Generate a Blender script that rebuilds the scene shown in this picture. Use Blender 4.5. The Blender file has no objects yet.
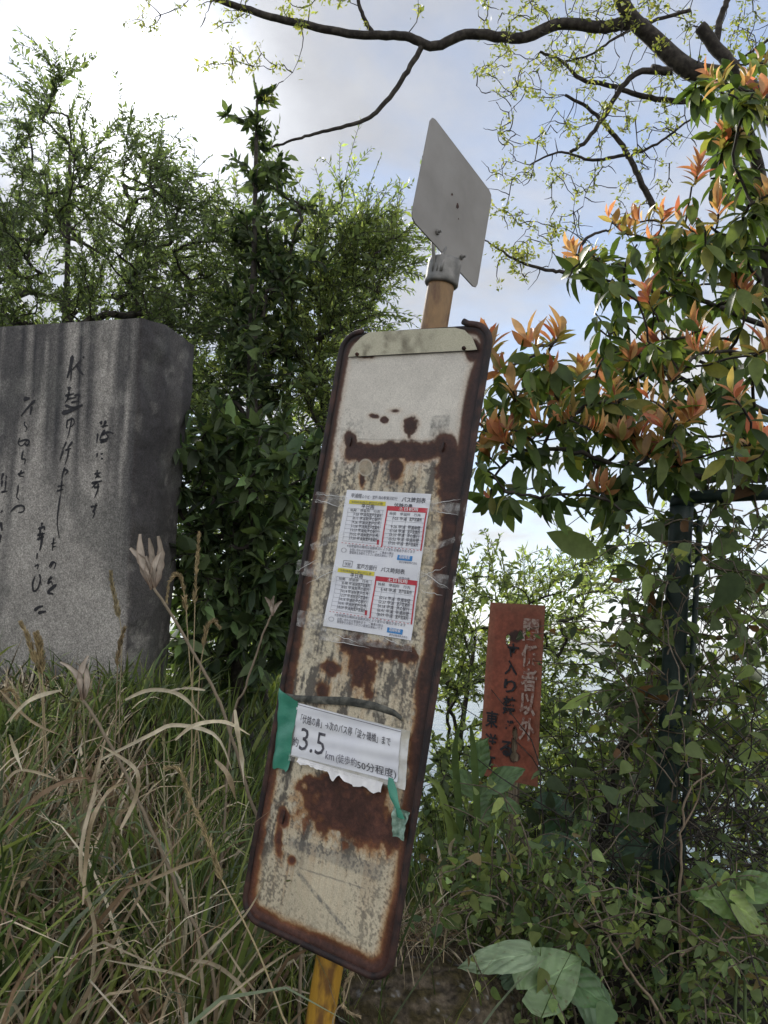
import bpy, math, random
import numpy as np

random.seed(7)
rng = np.random.default_rng(11)
D2R = math.pi / 180.0
S = bpy.context.scene
COL = S.collection

# ------------------------------------------------------------------ camera
F = 769.0
EYE = np.array([0.0, 0.0, 1.55])
PITCH, ROLL = 9.5 * D2R, 3.5 * D2R
_r0 = np.array([1.0, 0, 0]); FW = np.array([0, math.cos(PITCH), math.sin(PITCH)])
_u0 = np.array([0, -math.sin(PITCH), math.cos(PITCH)])
CR = math.cos(ROLL) * _r0 + math.sin(ROLL) * _u0
CU = -math.sin(ROLL) * _r0 + math.cos(ROLL) * _u0


def ray(px, py):
    return (px - 384.0) / F * CR - (py - 512.0) / F * CU + FW


def P(px, py, d):
    return EYE + d * ray(px, py)


def PV(px, py, d):
    px, py, d = np.asarray(px, float), np.asarray(py, float), np.asarray(d, float)
    return EYE + d[..., None] * (((px - 384) / F)[..., None] * CR - ((py - 512) / F)[..., None] * CU + FW)


def proj(p):
    q = np.asarray(p) - EYE
    z = q @ FW
    return 384 + F * (q @ CR) / z, 512 - F * (q @ CU) / z


def C2W(v):            # camera-space direction (x right, y down, z forward) to world
    return v[0] * CR - v[1] * CU + v[2] * FW


def nrm(v):
    v = np.asarray(v, float)
    return v / (np.linalg.norm(v, axis=-1, keepdims=True) + 1e-12)


cam = bpy.data.cameras.new("camera"); camo = bpy.data.objects.new("camera", cam); COL.objects.link(camo)
cam.sensor_fit = 'VERTICAL'; cam.sensor_height = 36.0; cam.lens = F / 1024 * 36.0
cam.clip_start = 0.05; cam.clip_end = 20000
from mathutils import Matrix, Vector
M = Matrix.Identity(4)
for i in range(3):
    M[i][0], M[i][1], M[i][2], M[i][3] = CR[i], CU[i], -FW[i], EYE[i]
camo.matrix_world = M
S.camera = camo

# ------------------------------------------------------------------ noise helpers (numpy)
def _hash(ix, iy, iz, seed):
    h = (ix.astype(np.int64) * 374761393 + iy.astype(np.int64) * 668265263 + iz.astype(np.int64) * 2147483647 + seed * 974711) & 0x7fffffff
    h = ((h ^ (h >> 13)) * 1274126177) & 0x7fffffff
    h = h ^ (h >> 16)
    return (h & 0xffff) / 65535.0


def vnoise(x, y, z=None, seed=0):
    x = np.asarray(x, float); y = np.asarray(y, float)
    z = np.zeros_like(x) if z is None else np.asarray(z, float)
    ix, iy, iz = np.floor(x), np.floor(y), np.floor(z)
    fx, fy, fz = x - ix, y - iy, z - iz
    fx, fy, fz = [t * t * (3 - 2 * t) for t in (fx, fy, fz)]
    ix, iy, iz = ix.astype(np.int64), iy.astype(np.int64), iz.astype(np.int64)
    r = 0
    for dx in (0, 1):
        for dy in (0, 1):
            for dz in (0, 1):
                w = (fx if dx else 1 - fx) * (fy if dy else 1 - fy) * (fz if dz else 1 - fz)
                r = r + w * _hash(ix + dx, iy + dy, iz + dz, seed)
    return r


def fbm(x, y, z=None, o=4, seed=0):
    a, t, s = 0.5, 0, 0
    z = np.zeros_like(np.asarray(x, float)) if z is None else np.asarray(z, float)
    for k in range(o):
        t = t + a * vnoise(np.asarray(x) * 2 ** k, np.asarray(y) * 2 ** k, z * 2 ** k, seed + k * 17)
        s += a; a *= 0.5
    return t / s


def sstep(a, b, x):
    t = np.clip((x - a) / (b - a), 0, 1)
    return t * t * (3 - 2 * t)


# ------------------------------------------------------------------ mesh builder
class MB:
    def __init__(self):
        self.v, self.f3, self.f4, self.c, self.n = [], [], [], [], 0

    def add(self, v, f, col=None):
        v = np.asarray(v, float).reshape(-1, 3)
        if col is None:
            col = np.ones((len(v), 3)) * 0.5
        col = np.asarray(col, float)
        if col.ndim == 1:
            col = np.tile(col, (len(v), 1))
        self.v.append(v); self.c.append(col)
        f = np.asarray(f, np.int64)
        if f.ndim == 2 and len(f):
            (self.f3 if f.shape[1] == 3 else self.f4).append(f + self.n)
        self.n += len(v)

    def addpoly(self, v, polys, col=None):
        """polys: mixed list of index lists"""
        t = [p for p in polys if len(p) == 3]; q = [p for p in polys if len(p) == 4]
        base = self.n
        self.add(v, np.zeros((0, 3)), col)
        if t: self.f3.append(np.array(t, np.int64) + base)
        if q: self.f4.append(np.array(q, np.int64) + base)

    def tube(self, pts, rad, n=6, col=None, cap=True, ell=1.0):
        pts = np.asarray(pts, float); m = len(pts)
        rad = np.broadcast_to(np.asarray(rad, float), (m,))
        tan = np.gradient(pts, axis=0); tan = nrm(tan)
        ref = np.array([0.0, 0, 1]) if abs(tan[0][2]) < 0.9 else np.array([1.0, 0, 0])
        s = nrm(np.cross(tan[0], ref)); V = []
        a = np.linspace(0, 2 * math.pi, n, endpoint=False)
        for i in range(m):
            s = nrm(s - tan[i] * (s @ tan[i])); b = np.cross(tan[i], s)
            V.append(pts[i] + rad[i] * (np.cos(a)[:, None] * s + ell * np.sin(a)[:, None] * b))
        V = np.concatenate(V)
        i = np.arange(m - 1)[:, None] * n; k = np.arange(n)[None]; k2 = (k + 1) % n
        fq = np.stack([i + k, i + k2, i + n + k2, i + n + k], -1).reshape(-1, 4)
        if col is not None:
            col = np.asarray(col, float)
            if col.ndim == 2 and len(col) == m: col = np.repeat(col, n, 0)
        base = self.n
        self.add(V, fq, col)
        if cap and n >= 3:
            c0 = self.n
            cc = None if col is None else (col if col.ndim == 1 else np.array([col[0], col[-1]]))
            self.add(np.array([pts[0], pts[-1]]), np.zeros((0, 3)), cc)
            kk = np.arange(n); k2 = (kk + 1) % n
            self.f3.append(np.stack([np.full(n, c0), base + k2, base + kk], -1))
            e = base + (m - 1) * n
            self.f3.append(np.stack([np.full(n, c0 + 1), e + kk, e + k2], -1))

    def box(self, o, ax, ay, az, col=None):
        """o corner; ax, ay, az full edge vectors"""
        o, ax, ay, az = [np.asarray(t, float) for t in (o, ax, ay, az)]
        v = [o + i * ax + j * ay + k * az for k in (0, 1) for j in (0, 1) for i in (0, 1)]
        f = [(0, 2, 3, 1), (4, 5, 7, 6), (0, 1, 5, 4), (2, 6, 7, 3), (0, 4, 6, 2), (1, 3, 7, 5)]
        self.add(v, f, col)

    def grid(self, Pg, col=None, mask=None):
        """Pg: (r,c,3)"""
        r, c = Pg.shape[:2]
        i = np.arange(r - 1)[:, None] * c; j = np.arange(c - 1)[None]
        f = np.stack([i + j, i + c + j, i + c + j + 1, i + j + 1], -1).reshape(-1, 4)
        if mask is not None: f = f[mask.reshape(-1)]
        self.add(Pg.reshape(-1, 3), f, None if col is None else np.asarray(col).reshape(-1, 3))

    def build(self, name, mat, parent=None, origin=None, smooth=True):
        v = np.concatenate(self.v) if self.v else np.zeros((0, 3))
        c = np.concatenate(self.c)
        if parent is not None:
            org = np.array(ORIG[parent.name])
        else:
            org = np.zeros(3) if origin is None else np.asarray(origin, float)
        v = v - org
        f3 = np.concatenate(self.f3) if self.f3 else np.zeros((0, 3), np.int64)
        f4 = np.concatenate(self.f4) if self.f4 else np.zeros((0, 4), np.int64)
        me = bpy.data.meshes.new(name)
        me.vertices.add(len(v)); me.vertices.foreach_set('co', v.astype(np.float32).ravel())
        nl = f3.size + f4.size
        me.loops.add(nl); me.loops.foreach_set('vertex_index', np.concatenate([f3.ravel(), f4.ravel()]).astype(np.int32))
        nf = len(f3) + len(f4); me.polygons.add(nf)
        ls = np.concatenate([np.arange(len(f3)) * 3, f3.size + np.arange(len(f4)) * 4]).astype(np.int32)
        me.polygons.foreach_set('loop_start', ls)
        me.update(calc_edges=True); me.validate()
        if len(me.vertices) == len(c):
            at = me.color_attributes.new('col', 'FLOAT_COLOR', 'POINT')
            at.data.foreach_set('color', np.concatenate([c, np.ones((len(c), 1))], 1).astype(np.float32).ravel())
        me.polygons.foreach_set('use_smooth', np.full(len(me.polygons), smooth))
        me.materials.append(mat)
        o = bpy.data.objects.new(name, me); COL.objects.link(o)
        if parent is not None: o.parent = parent
        else: o.location = Vector(org)
        ORIG[o.name] = tuple(org)
        return o


ORIG = {}


def empty(name, loc):
    o = bpy.data.objects.new(name, None); COL.objects.link(o); o.location = Vector(np.asarray(loc, float))
    o.empty_display_size = 0.1
    ORIG[o.name] = tuple(np.asarray(loc, float)); return o


def tag(o, label=None, cat=None, group=None, kind=None):
    if label: o['label'] = label
    if cat: o['category'] = cat
    if group: o['group'] = group
    if kind: o['kind'] = kind
    return o


# ------------------------------------------------------------------ materials
def new_mat(name):
    m = bpy.data.materials.new(name); m.use_nodes = True
    nt = m.node_tree; nt.nodes.clear()
    return m, nt


def nd(nt, t, **kw):
    n = nt.nodes.new(t)
    for k, v in kw.items():
        if k == 'inp':
            for a, b in v.items(): n.inputs[a].default_value = b
        else: setattr(n, k, v)
    return n


def L(nt, a, b): nt.links.new(a, b)


def mix(nt, fac, a, b, mode='MIX'):
    n = nd(nt, 'ShaderNodeMix', data_type='RGBA', blend_type=mode)
    for sock, val in ((0, fac), (6, a), (7, b)):
        if hasattr(val, 'is_linked') or hasattr(val, 'links'): L(nt, val, n.inputs[sock])
        elif sock == 0: n.inputs[0].default_value = val
        else: n.inputs[sock].default_value = tuple(val) + ((1,) if len(val) == 3 else ())
    return n.outputs[2]


def noise(nt, scale, detail=4, vec=None, rough=0.55):
    n = nd(nt, 'ShaderNodeTexNoise', inp={'Scale': scale, 'Detail': detail, 'Roughness': rough})
    if vec is not None: L(nt, vec, n.inputs['Vector'])
    return n.outputs['Fac']


def ramp(nt, fac, stops):
    n = nd(nt, 'ShaderNodeValToRGB'); L(nt, fac, n.inputs[0]); cr = n.color_ramp
    while len(cr.elements) < len(stops): cr.elements.new(0.5)
    for e, (p, c) in zip(cr.elements, stops):
        e.position = p; e.color = (c, c, c, 1) if isinstance(c, (int, float)) else tuple(c) + (1,)
    return n.outputs[0]


def objco(nt, scale=(1, 1, 1)):
    tc = nd(nt, 'ShaderNodeTexCoord'); mp = nd(nt, 'ShaderNodeMapping'); mp.inputs['Scale'].default_value = scale
    L(nt, tc.outputs['Object'], mp.inputs[0]); return mp.outputs[0]


def finish(nt, colsock, rough=0.8, bump=None, bstr=0.3, bdist=0.01, metal=0.0, spec=0.5, roughsock=None):
    b = nd(nt, 'ShaderNodeBsdfPrincipled'); o = nd(nt, 'ShaderNodeOutputMaterial')
    if hasattr(colsock, 'links'): L(nt, colsock, b.inputs['Base Color'])
    else: b.inputs['Base Color'].default_value = tuple(colsock) + (1,)
    b.inputs['Roughness'].default_value = rough; b.inputs['Metallic'].default_value = metal
    b.inputs['Specular IOR Level'].default_value = spec
    if roughsock is not None: L(nt, roughsock, b.inputs['Roughness'])
    if bump is not None:
        bp = nd(nt, 'ShaderNodeBump', inp={'Strength': bstr, 'Distance': bdist}); L(nt, bump, bp.inputs['Height'])
        L(nt, bp.outputs[0], b.inputs['Normal'])
    L(nt, b.outputs[0], o.inputs[0]); return b


def attr(nt, name='col'):
    return nd(nt, 'ShaderNodeAttribute', attribute_name=name).outputs['Color']


def leaf_mat(name, rough=0.45, trans=0.35, spec=0.4, tint=(1.25, 1.3, 0.6), var=0.35, nscale=60):
    m, nt = new_mat(name)
    c = attr(nt); vec = objco(nt)
    c2 = mix(nt, var, c, ramp(nt, noise(nt, nscale, 3, vec), [(0.3, 0.45), (0.75, 1.4)]), 'MULTIPLY')
    b = nd(nt, 'ShaderNodeBsdfPrincipled'); L(nt, c2, b.inputs['Base Color'])
    b.inputs['Roughness'].default_value = rough; b.inputs['Specular IOR Level'].default_value = spec
    t = nd(nt, 'ShaderNodeBsdfTranslucent'); L(nt, mix(nt, 1.0, c2, tint, 'MULTIPLY'), t.inputs[0])
    ms = nd(nt, 'ShaderNodeMixShader'); ms.inputs[0].default_value = trans
    L(nt, b.outputs[0], ms.inputs[1]); L(nt, t.outputs[0], ms.inputs[2])
    o = nd(nt, 'ShaderNodeOutputMaterial'); L(nt, ms.outputs[0], o.inputs[0])
    return m


def vcol_mat(name, rough=0.7, nscale=80, var=0.4, bstr=0.2, bdist=0.004, spec=0.4, metal=0.0):
    m, nt = new_mat(name); vec = objco(nt)
    nz = noise(nt, nscale, 5, vec)
    c = mix(nt, var, attr(nt), ramp(nt, nz, [(0.3, 0.5), (0.75, 1.35)]), 'MULTIPLY')
    finish(nt, c, rough, nz, bstr, bdist, metal, spec); return m


def two_tone(name, a, b, scale=20, lo=0.4, hi=0.65, rough=0.8, bstr=0.4, bdist=0.01, vs=(1, 1, 1), spec=0.4, metal=0.0, detail=6):
    m, nt = new_mat(name); vec = objco(nt, vs); nz = noise(nt, scale, detail, vec)
    c = mix(nt, ramp(nt, nz, [(lo, 0.0), (hi, 1.0)]), a, b)
    finish(nt, c, rough, nz, bstr, bdist, metal, spec); return m


MAT = {}
MAT['leaf'] = leaf_mat('leaf_small', 0.42, 0.58, .45, (1.4, 1.4, .75))
MAT['leaf_gloss'] = leaf_mat('leaf_glossy', 0.5, 0.42, 0.3)
MAT['leaf_young'] = leaf_mat('leaf_young', 0.4, 0.5, 0.4, (1.25, 1.05, 0.75), .5, 35)
MAT['leaf_soft'] = leaf_mat('leaf_soft', 0.55, 0.45, 0.25)
MAT['grass'] = leaf_mat('grass_blade', 0.45, 0.35, 0.4, (1.2, 1.25, 0.6), 0.4, 30)
MAT['dry'] = leaf_mat('dry_blade', 0.7, 0.3, 0.2, (1.1, 1.0, 0.8), 0.5, 40)
MAT['bark'] = two_tone('bark', (0.02, 0.017, 0.015), (0.075, 0.065, 0.055), 30, 0.4, 0.7, 0.9, 0.6, 0.01)
MAT['bark_pale'] = two_tone('bark_pale', (0.07, 0.055, 0.04), (0.2, 0.165, 0.125), 40, 0.35, 0.7, 0.85)
MAT['vcol'] = vcol_mat('painted_surface')
MAT['soil'] = two_tone('soil', (0.010, 0.009, 0.007), (0.04, 0.032, 0.022), 9, 0.35, 0.7, 0.95, 0.8, 0.03)
MAT['yellow'] = vcol_mat('yellow_pole_paint', 0.6, 60, 0.45)
MAT['galv'] = two_tone('galvanised_steel', (0.13, 0.13, 0.125), (0.27, 0.265, 0.255), 45, 0.35, 0.7, 0.55, 0.3, 0.004, spec=0.5, metal=0.3)
MAT['plate'] = two_tone('sign_plate_grey', (0.19, 0.182, 0.172), (0.25, 0.242, 0.232), 9, 0.3, 0.62, 0.5, 0.05, 0.003)
MAT['print'] = two_tone('printed_ink', (0.045, 0.045, 0.06), (0.12, 0.12, 0.14), 200, 0.4, 0.7, 0.6, 0.05, 0.001)
MAT['black'] = two_tone('black_ink', (0.012, 0.012, 0.016), (0.03, 0.03, 0.036), 80, 0.4, 0.7, 0.75, 0.1, 0.001)
MAT['ink_pale'] = two_tone('grey_ink', (0.10, 0.10, 0.13), (0.22, 0.22, 0.27), 200, 0.4, 0.7, 0.7, 0.05, 0.001)
MAT['paper'] = two_tone('white_paper', (0.66, 0.68, 0.74), (0.74, 0.76, 0.80), 18, 0.35, 0.7, 0.45, 0.25, 0.003)
MAT['paper_dirty'] = two_tone('weathered_paper', (0.45, 0.43, 0.36), (0.66, 0.67, 0.66), 30, 0.35, 0.6, 0.6, 0.3, 0.003)
MAT['red'] = two_tone('red_print', (0.45, 0.03, 0.05), (0.52, 0.05, 0.07), 60, 0.4, 0.7, 0.5, 0.05, 0.001)
MAT['yellow_print'] = two_tone('yellow_print', (0.62, 0.55, 0.05), (0.70, 0.62, 0.10), 60, 0.4, 0.7, 0.5, 0.05, 0.001)
MAT['blue_print'] = two_tone('blue_print', (0.03, 0.20, 0.50), (0.05, 0.25, 0.58), 60, 0.4, 0.7, 0.5, 0.05, 0.001)
MAT['white_print'] = two_tone('white_print', (0.7, 0.7, 0.72), (0.8, 0.8, 0.8), 60, 0.4, 0.7, 0.5, 0.05, 0.001)
MAT['tape'] = two_tone('green_tape', (0.03, 0.19, 0.13), (0.06, 0.27, 0.19), 26, 0.3, 0.7, 0.4, 0.5, 0.006, spec=0.5)
MAT['fence'] = two_tone('fence_paint', (0.008, 0.022, 0.02), (0.03, 0.05, 0.048), 25, 0.4, 0.75, 0.5, 0.3, 0.003, spec=0.5)
MAT['wire'] = two_tone('fence_wire', (0.02, 0.03, 0.028), (0.06, 0.065, 0.06), 40, 0.4, 0.7, 0.55, 0.2, 0.002)
MAT['wood'] = two_tone('weathered_wood', (0.12, 0.09, 0.06), (0.30, 0.24, 0.17), 25, 0.35, 0.7, 0.85, 0.4, 0.004, (6, 6, 1))


def clear_tape():
    m, nt = new_mat('clear_tape')
    g = nd(nt, 'ShaderNodeBsdfPrincipled', inp={'Base Color': (0.8, 0.8, 0.78, 1), 'Roughness': 0.25, 'Specular IOR Level': 0.6})
    vec = objco(nt, (1, 1, 1)); nz = noise(nt, 70, 5, vec)
    bp = nd(nt, 'ShaderNodeBump', inp={'Strength': 0.8, 'Distance': 0.004}); L(nt, nz, bp.inputs['Height']); L(nt, bp.outputs[0], g.inputs['Normal'])
    t = nd(nt, 'ShaderNodeBsdfTransparent'); ms = nd(nt, 'ShaderNodeMixShader')
    L(nt, ramp(nt, nz, [(0.40, 0.05), (0.62, 0.26)]), ms.inputs[0])
    L(nt, t.outputs[0], ms.inputs[1]); L(nt, g.outputs[0], ms.inputs[2])
    o = nd(nt, 'ShaderNodeOutputMaterial'); L(nt, ms.outputs[0], o.inputs[0]); return m


MAT['clear'] = clear_tape()

# ------------------------------------------------------------------ sky, sun
SUNV = nrm(ray(128, 92))
SEL = math.asin(SUNV[2]); SAZ = math.atan2(SUNV[0], SUNV[1])
w = bpy.data.worlds.new("World"); S.world = w; w.use_nodes = True
nt = w.node_tree; nt.nodes.clear()
sky = nd(nt, 'ShaderNodeTexSky', sky_type='NISHITA', sun_disc=False, sun_elevation=SEL, sun_rotation=SAZ)
sky.air_density = 1.0; sky.dust_density = 0.1; sky.ozone_density = 1.5
bg = nd(nt, 'ShaderNodeBackground'); bg.inputs[1].default_value = 0.10
tc = nd(nt, 'ShaderNodeTexCoord')
dot = nd(nt, 'ShaderNodeVectorMath', operation='DOT_PRODUCT'); L(nt, tc.outputs['Generated'], dot.inputs[0]); dot.inputs[1].default_value = tuple(SUNV)


def mth(op, a, b=None, clamp=False):
    n = nd(nt, 'ShaderNodeMath', operation=op, use_clamp=clamp)
    for i, v in ((0, a), (1, b)):
        if v is None: continue
        if hasattr(v, 'links'): L(nt, v, n.inputs[i])
        else: n.inputs[i].default_value = v
    return n.outputs[0]


dp = mth('MAXIMUM', dot.outputs['Value'], 0.0)
g1 = mth('POWER', dp, 150.0); g2 = mth('POWER', dp, 14.0); g3 = mth('POWER', dp, 3.0)
# thin cloud sheet lit from behind by the sun: brighter towards it
back = mth('SUBTRACT', 0.5, mth('MULTIPLY', dot.outputs['Value'], 0.5))        # unseen clouds opposite the sun, brightened as added fill for camera-facing surfaces
cb = mth('ADD', mth('ADD', mth('MULTIPLY', g1, 10.0), mth('MULTIPLY', g2, 0.75)), mth('ADD', mth('MULTIPLY', g3, 0.1), mth('ADD', 1.72, mth('MULTIPLY', back, 10.5))))
sep = nd(nt, 'ShaderNodeSeparateXYZ'); L(nt, tc.outputs['Generated'], sep.inputs[0])
zc = mth('ADD', mth('MAXIMUM', sep.outputs[2], 0.0), 0.22)
cmb = nd(nt, 'ShaderNodeCombineXYZ'); L(nt, mth('DIVIDE', sep.outputs[0], zc), cmb.inputs[0]); L(nt, mth('DIVIDE', sep.outputs[1], zc), cmb.inputs[1])
n1 = nd(nt, 'ShaderNodeTexNoise', inp={'Scale': 2.1, 'Detail': 7, 'Roughness': 0.56, 'Distortion': 0.5}); L(nt, cmb.outputs[0], n1.inputs['Vector'])
n2 = nd(nt, 'ShaderNodeTexNoise', inp={'Scale': 5.0, 'Detail': 6, 'Roughness': 0.6}); L(nt, cmb.outputs[0], n2.inputs['Vector'])
cover = mth('ADD', mth('MULTIPLY', n1.outputs['Fac'], 0.75), mth('MULTIPLY', n2.outputs['Fac'], 0.25))
cover = mth('ADD', cover, mth('MULTIPLY', g2, 0.12))
cmask = ramp(nt, cover, [(0.38, 0.30), (0.62, 0.94)])
shade = ramp(nt, n2.outputs['Fac'], [(0.32, 0.86), (0.68, 1.16)])
ccol = nd(nt, 'ShaderNodeVectorMath', operation='SCALE'); L(nt, mix(nt, back, (0.975, 0.985, 1.03), (1.04, 0.95, 0.83)), ccol.inputs[0]); L(nt, mth('MULTIPLY', cb, shade), ccol.inputs['Scale'])
skb = nd(nt, 'ShaderNodeVectorMath', operation='MULTIPLY'); L(nt, sky.outputs[0], skb.inputs[0]); skb.inputs[1].default_value = (0.90, 0.92, 0.94)
cm = nd(nt, 'ShaderNodeMix', data_type='RGBA'); L(nt, cmask, cm.inputs[0]); L(nt, skb.outputs[0], cm.inputs[6]); L(nt, ccol.outputs[0], cm.inputs[7])
L(nt, cm.outputs[2], bg.inputs[0])
wo = nd(nt, 'ShaderNodeOutputWorld'); L(nt, bg.outputs[0], wo.inputs[0])

sun = bpy.data.lights.new("sun", 'SUN'); sun.energy = 4.0; sun.angle = 8 * D2R; sun.color = (1.0, 0.95, 0.87)
suno = bpy.data.objects.new("sun", sun); COL.objects.link(suno)
suno.rotation_euler = Vector(SUNV).to_track_quat('Z', 'Y').to_euler(); suno.location = Vector(SUNV * 50)

S.view_settings.view_transform = 'Standard'; S.view_settings.look = 'None'; S.view_settings.gamma = 1.0
S.view_settings.use_curve_mapping = False; S.view_settings.exposure = 1.1

# ------------------------------------------------------------------ terrain, sea, hills
def ground_h(x, y):
    x = np.asarray(x, float); y = np.asarray(y, float)
    bank = sstep(0.7, 1.8, y) * 0.45
    left = sstep(0.1, -1.1, x) * sstep(1.5, 3.2, y) * 0.72
    right = sstep(0.25, 0.9, x) * sstep(1.6, 2.6, y) * 0.10
    cliff_y = 3.7 + sstep(0.4, -1.2, x) * 5.0
    drop = np.clip(y - cliff_y, 0, None)
    z = bank + left + right - np.minimum(drop * 1.0, 15.0) * sstep(0, 0.8, drop)
    return z + (fbm(x * 1.7, y * 1.7, seed=5) - 0.5) * 0.12 * sstep(0.5, 1.4, y)


xs = np.concatenate([-np.geomspace(400, 4.2, 26), np.linspace(-4, 4, 110), np.geomspace(4.2, 400, 26)])
ys = np.concatenate([-np.geomspace(300, 0.4, 16), np.linspace(0, 9, 110), np.geomspace(9.3, 400, 26)])
X, Y = np.meshgrid(xs, ys)
mb = MB(); mb.grid(np.stack([X, Y, ground_h(X, Y)], -1)[:, ::-1])
tag(mb.build('ground', MAT['soil']), kind='structure')

m, nt = new_mat('sea_water')
vec = objco(nt, (1, 1, 1)); nz = noise(nt, 0.35, 6, vec)
b = finish(nt, (0.03, 0.06, 0.08), 0.12, nz, 0.5, 0.6)
MAT['sea'] = m
mb = MB(); xs2 = np.linspace(-9000, 9000, 8); ys2 = np.linspace(20, 14000, 8)
X, Y = np.meshgrid(xs2, ys2); mb.grid(np.stack([X, Y, np.full_like(X, -11.0)], -1)[:, ::-1])
tag(mb.build('sea', MAT['sea']), kind='structure')

MAT['hill'] = two_tone('forested_hill', (0.035, 0.055, 0.04), (0.08, 0.105, 0.07), 0.01, 0.35, 0.65, 0.95, 0.3, 5)
mb = MB(); hx = np.linspace(-4000, 6000, 160); hy = np.linspace(4200, 6000, 18); X, Y = np.meshgrid(hx, hy)
H = (fbm(X / 900, Y / 900, seed=3) * 260 - 10) * sstep(4200, 5000, Y) * sstep(-2500, 1200, X) - 12
mb.grid(np.stack([X, Y, H], -1)[:, ::-1])
tag(mb.build('hills', MAT['hill']), kind='structure')

# ------------------------------------------------------------------ text helper
def text_geo(s, size=1.0, bold=0.0, space=1.0):
    cu = bpy.data.curves.new('t', 'FONT'); cu.body = s; cu.size = size; cu.align_x = 'LEFT'; cu.space_character = space
    cu.resolution_u = 2; cu.offset = bold
    o = bpy.data.objects.new('t', cu); COL.objects.link(o)
    dg = bpy.context.evaluated_depsgraph_get()
    me = bpy.data.meshes.new_from_object(o.evaluated_get(dg))
    n = len(me.vertices); v = np.zeros(n * 3, np.float32); me.vertices.foreach_get('co', v); v = v.reshape(-1, 3).astype(float)
    polys = [tuple(p.vertices) for p in me.polygons]
    bpy.data.objects.remove(o); bpy.data.curves.remove(cu); bpy.data.meshes.remove(me)
    return v, polys


def put_text(mb, s, org, ex, ey, nv, x, y, h, wd=None, bold=0.0, center=False, lift=0.0008, shear=0.0):
    """text with cap box height h (m), lower-left at (x,y) in plane coordinates ex right, ey up"""
    v, polys = text_geo(s, 1.0, bold)
    if len(v) == 0: return
    lo, hi = v.min(0), v.max(0)
    sx = sy = h / max(0.3, (hi[1] - lo[1]))
    if wd is not None: sx = wd / (hi[0] - lo[0])
    px = (v[:, 0] - lo[0]) * sx; py = (v[:, 1] - lo[1]) * sy
    if center: px = px - (hi[0] - lo[0]) * sx / 2; py = py - (hi[1] - lo[1]) * sy / 2
    px = px + shear * py
    W = org + (x + px)[:, None] * ex + (y + py)[:, None] * ey + lift * nv
    tri = []
    for p in polys:
        for k in range(1, len(p) - 1): tri.append((p[0], p[k], p[k + 1]))
    mb.add(W, np.array(tri))


# ------------------------------------------------------------------ BUS STOP SIGN
_pts = np.array([(345.8, 334.3), (491.5, 324.6), (388, 982), (243.7, 914.3)], float)
_x = (_pts - np.array([384, 512])) / F
A = []
for (u, v), (Xx, Yy) in zip([(0, 0), (1, 0), (1, 1), (0, 1)], _x):
    A.append([u, v, 1, 0, 0, 0, -Xx * u, -Xx * v, -Xx]); A.append([0, 0, 0, u, v, 1, -Yy * u, -Yy * v, -Yy])
Hm = np.linalg.svd(np.array(A))[2][-1].reshape(3, 3)
if Hm[2, 2] < 0: Hm = -Hm
a_, b_, c_ = Hm.T
PWID = 0.36
sc = PWID / np.linalg.norm(a_)
EXc = a_ / np.linalg.norm(a_); EDc = b_ * 1.0; PHGT = np.linalg.norm(b_) * sc; EDc /= np.linalg.norm(EDc)
PO = EYE + C2W(c_ * sc)                       # top-left corner
PX, PD = nrm(C2W(EXc)), nrm(C2W(EDc))         # along the width, down the height
PN = nrm(np.cross(PX, PD)); PN = PN if PN @ (EYE - PO) > 0 else -PN
PU = -PD


def panel_uv(px, py):
    """pixel -> (u along width, v down) on the panel plane"""
    r = ray(px, py); t = ((PO - EYE) @ PN) / (r @ PN); q = EYE + t * r - PO
    k = PX @ PD; a, b = q @ PX, q @ PD
    return (a - k * b) / (1 - k * k), (b - k * a) / (1 - k * k)


def PP(u, v, lift=0.0):
    u, v = np.asarray(u, float), np.asarray(v, float)
    return PO + u[..., None] * PX + v[..., None] * PD + np.asarray(lift, float)[..., None] * PN


axis_u = 0.5 * (panel_uv(428, 327)[0] + panel_uv(316.5, 962)[0])
pole_r = 0.029
pole_c = PO + axis_u * PX - (pole_r + 0.008) * PN
pole_base = pole_c + PD * (PHGT + 0.62)
stop = tag(empty('bus_stop_sign', pole_base), 'rusty leaning bus stop sign on a yellow pole with timetable and distance notice', 'bus stop')

# -- panel face: vertex-painted albedo (rust, grime, chalky paint)
NU, NV = 230, 780
RC = 0.045
uu = np.linspace(0, 1, NU) * PWID; vv = np.linspace(0, 1, NV) * PHGT
U, V = np.meshgrid(uu, vv)
GX, GY = proj(PP(U, V))
# rounded rect signed distance (inside positive)
def rrect(U, V, r):
    qx = np.abs(U - PWID / 2) - (PWID / 2 - r); qy = np.abs(V - PHGT / 2) - (PHGT / 2 - r)
    return -(np.hypot(np.maximum(qx, 0), np.maximum(qy, 0)) + np.minimum(np.maximum(qx, qy), 0) - r)


dist = rrect(U, V, RC)
n_lo = fbm(U * 18, V * 18, seed=21) - 0.5
n_md = fbm(U * 60, V * 60, seed=22) - 0.5
n_hi = fbm(U * 220, V * 220, seed=23, o=3) - 0.5
n_str = fbm(U * 90, V * 10, seed=24) - 0.5      # vertical streaks


def blob(cx, cy, rx, ry, amp=0.42):
    d = np.hypot((GX - cx) / rx, (GY - cy) / ry)
    return 1 - d + amp * (n_md * 1.4 + n_lo * 0.6)


def band(x0, y0, x1, y1, hw, amp=0.45):
    vx, vy = x1 - x0, y1 - y0; l2 = vx * vx + vy * vy
    t = np.clip(((GX - x0) * vx + (GY - y0) * vy) / l2, 0, 1)
    d = np.hypot(GX - x0 - t * vx, GY - y0 - t * vy) / hw
    return 1 - d + amp * (n_md * 1.3 + n_lo * 0.7)


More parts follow.
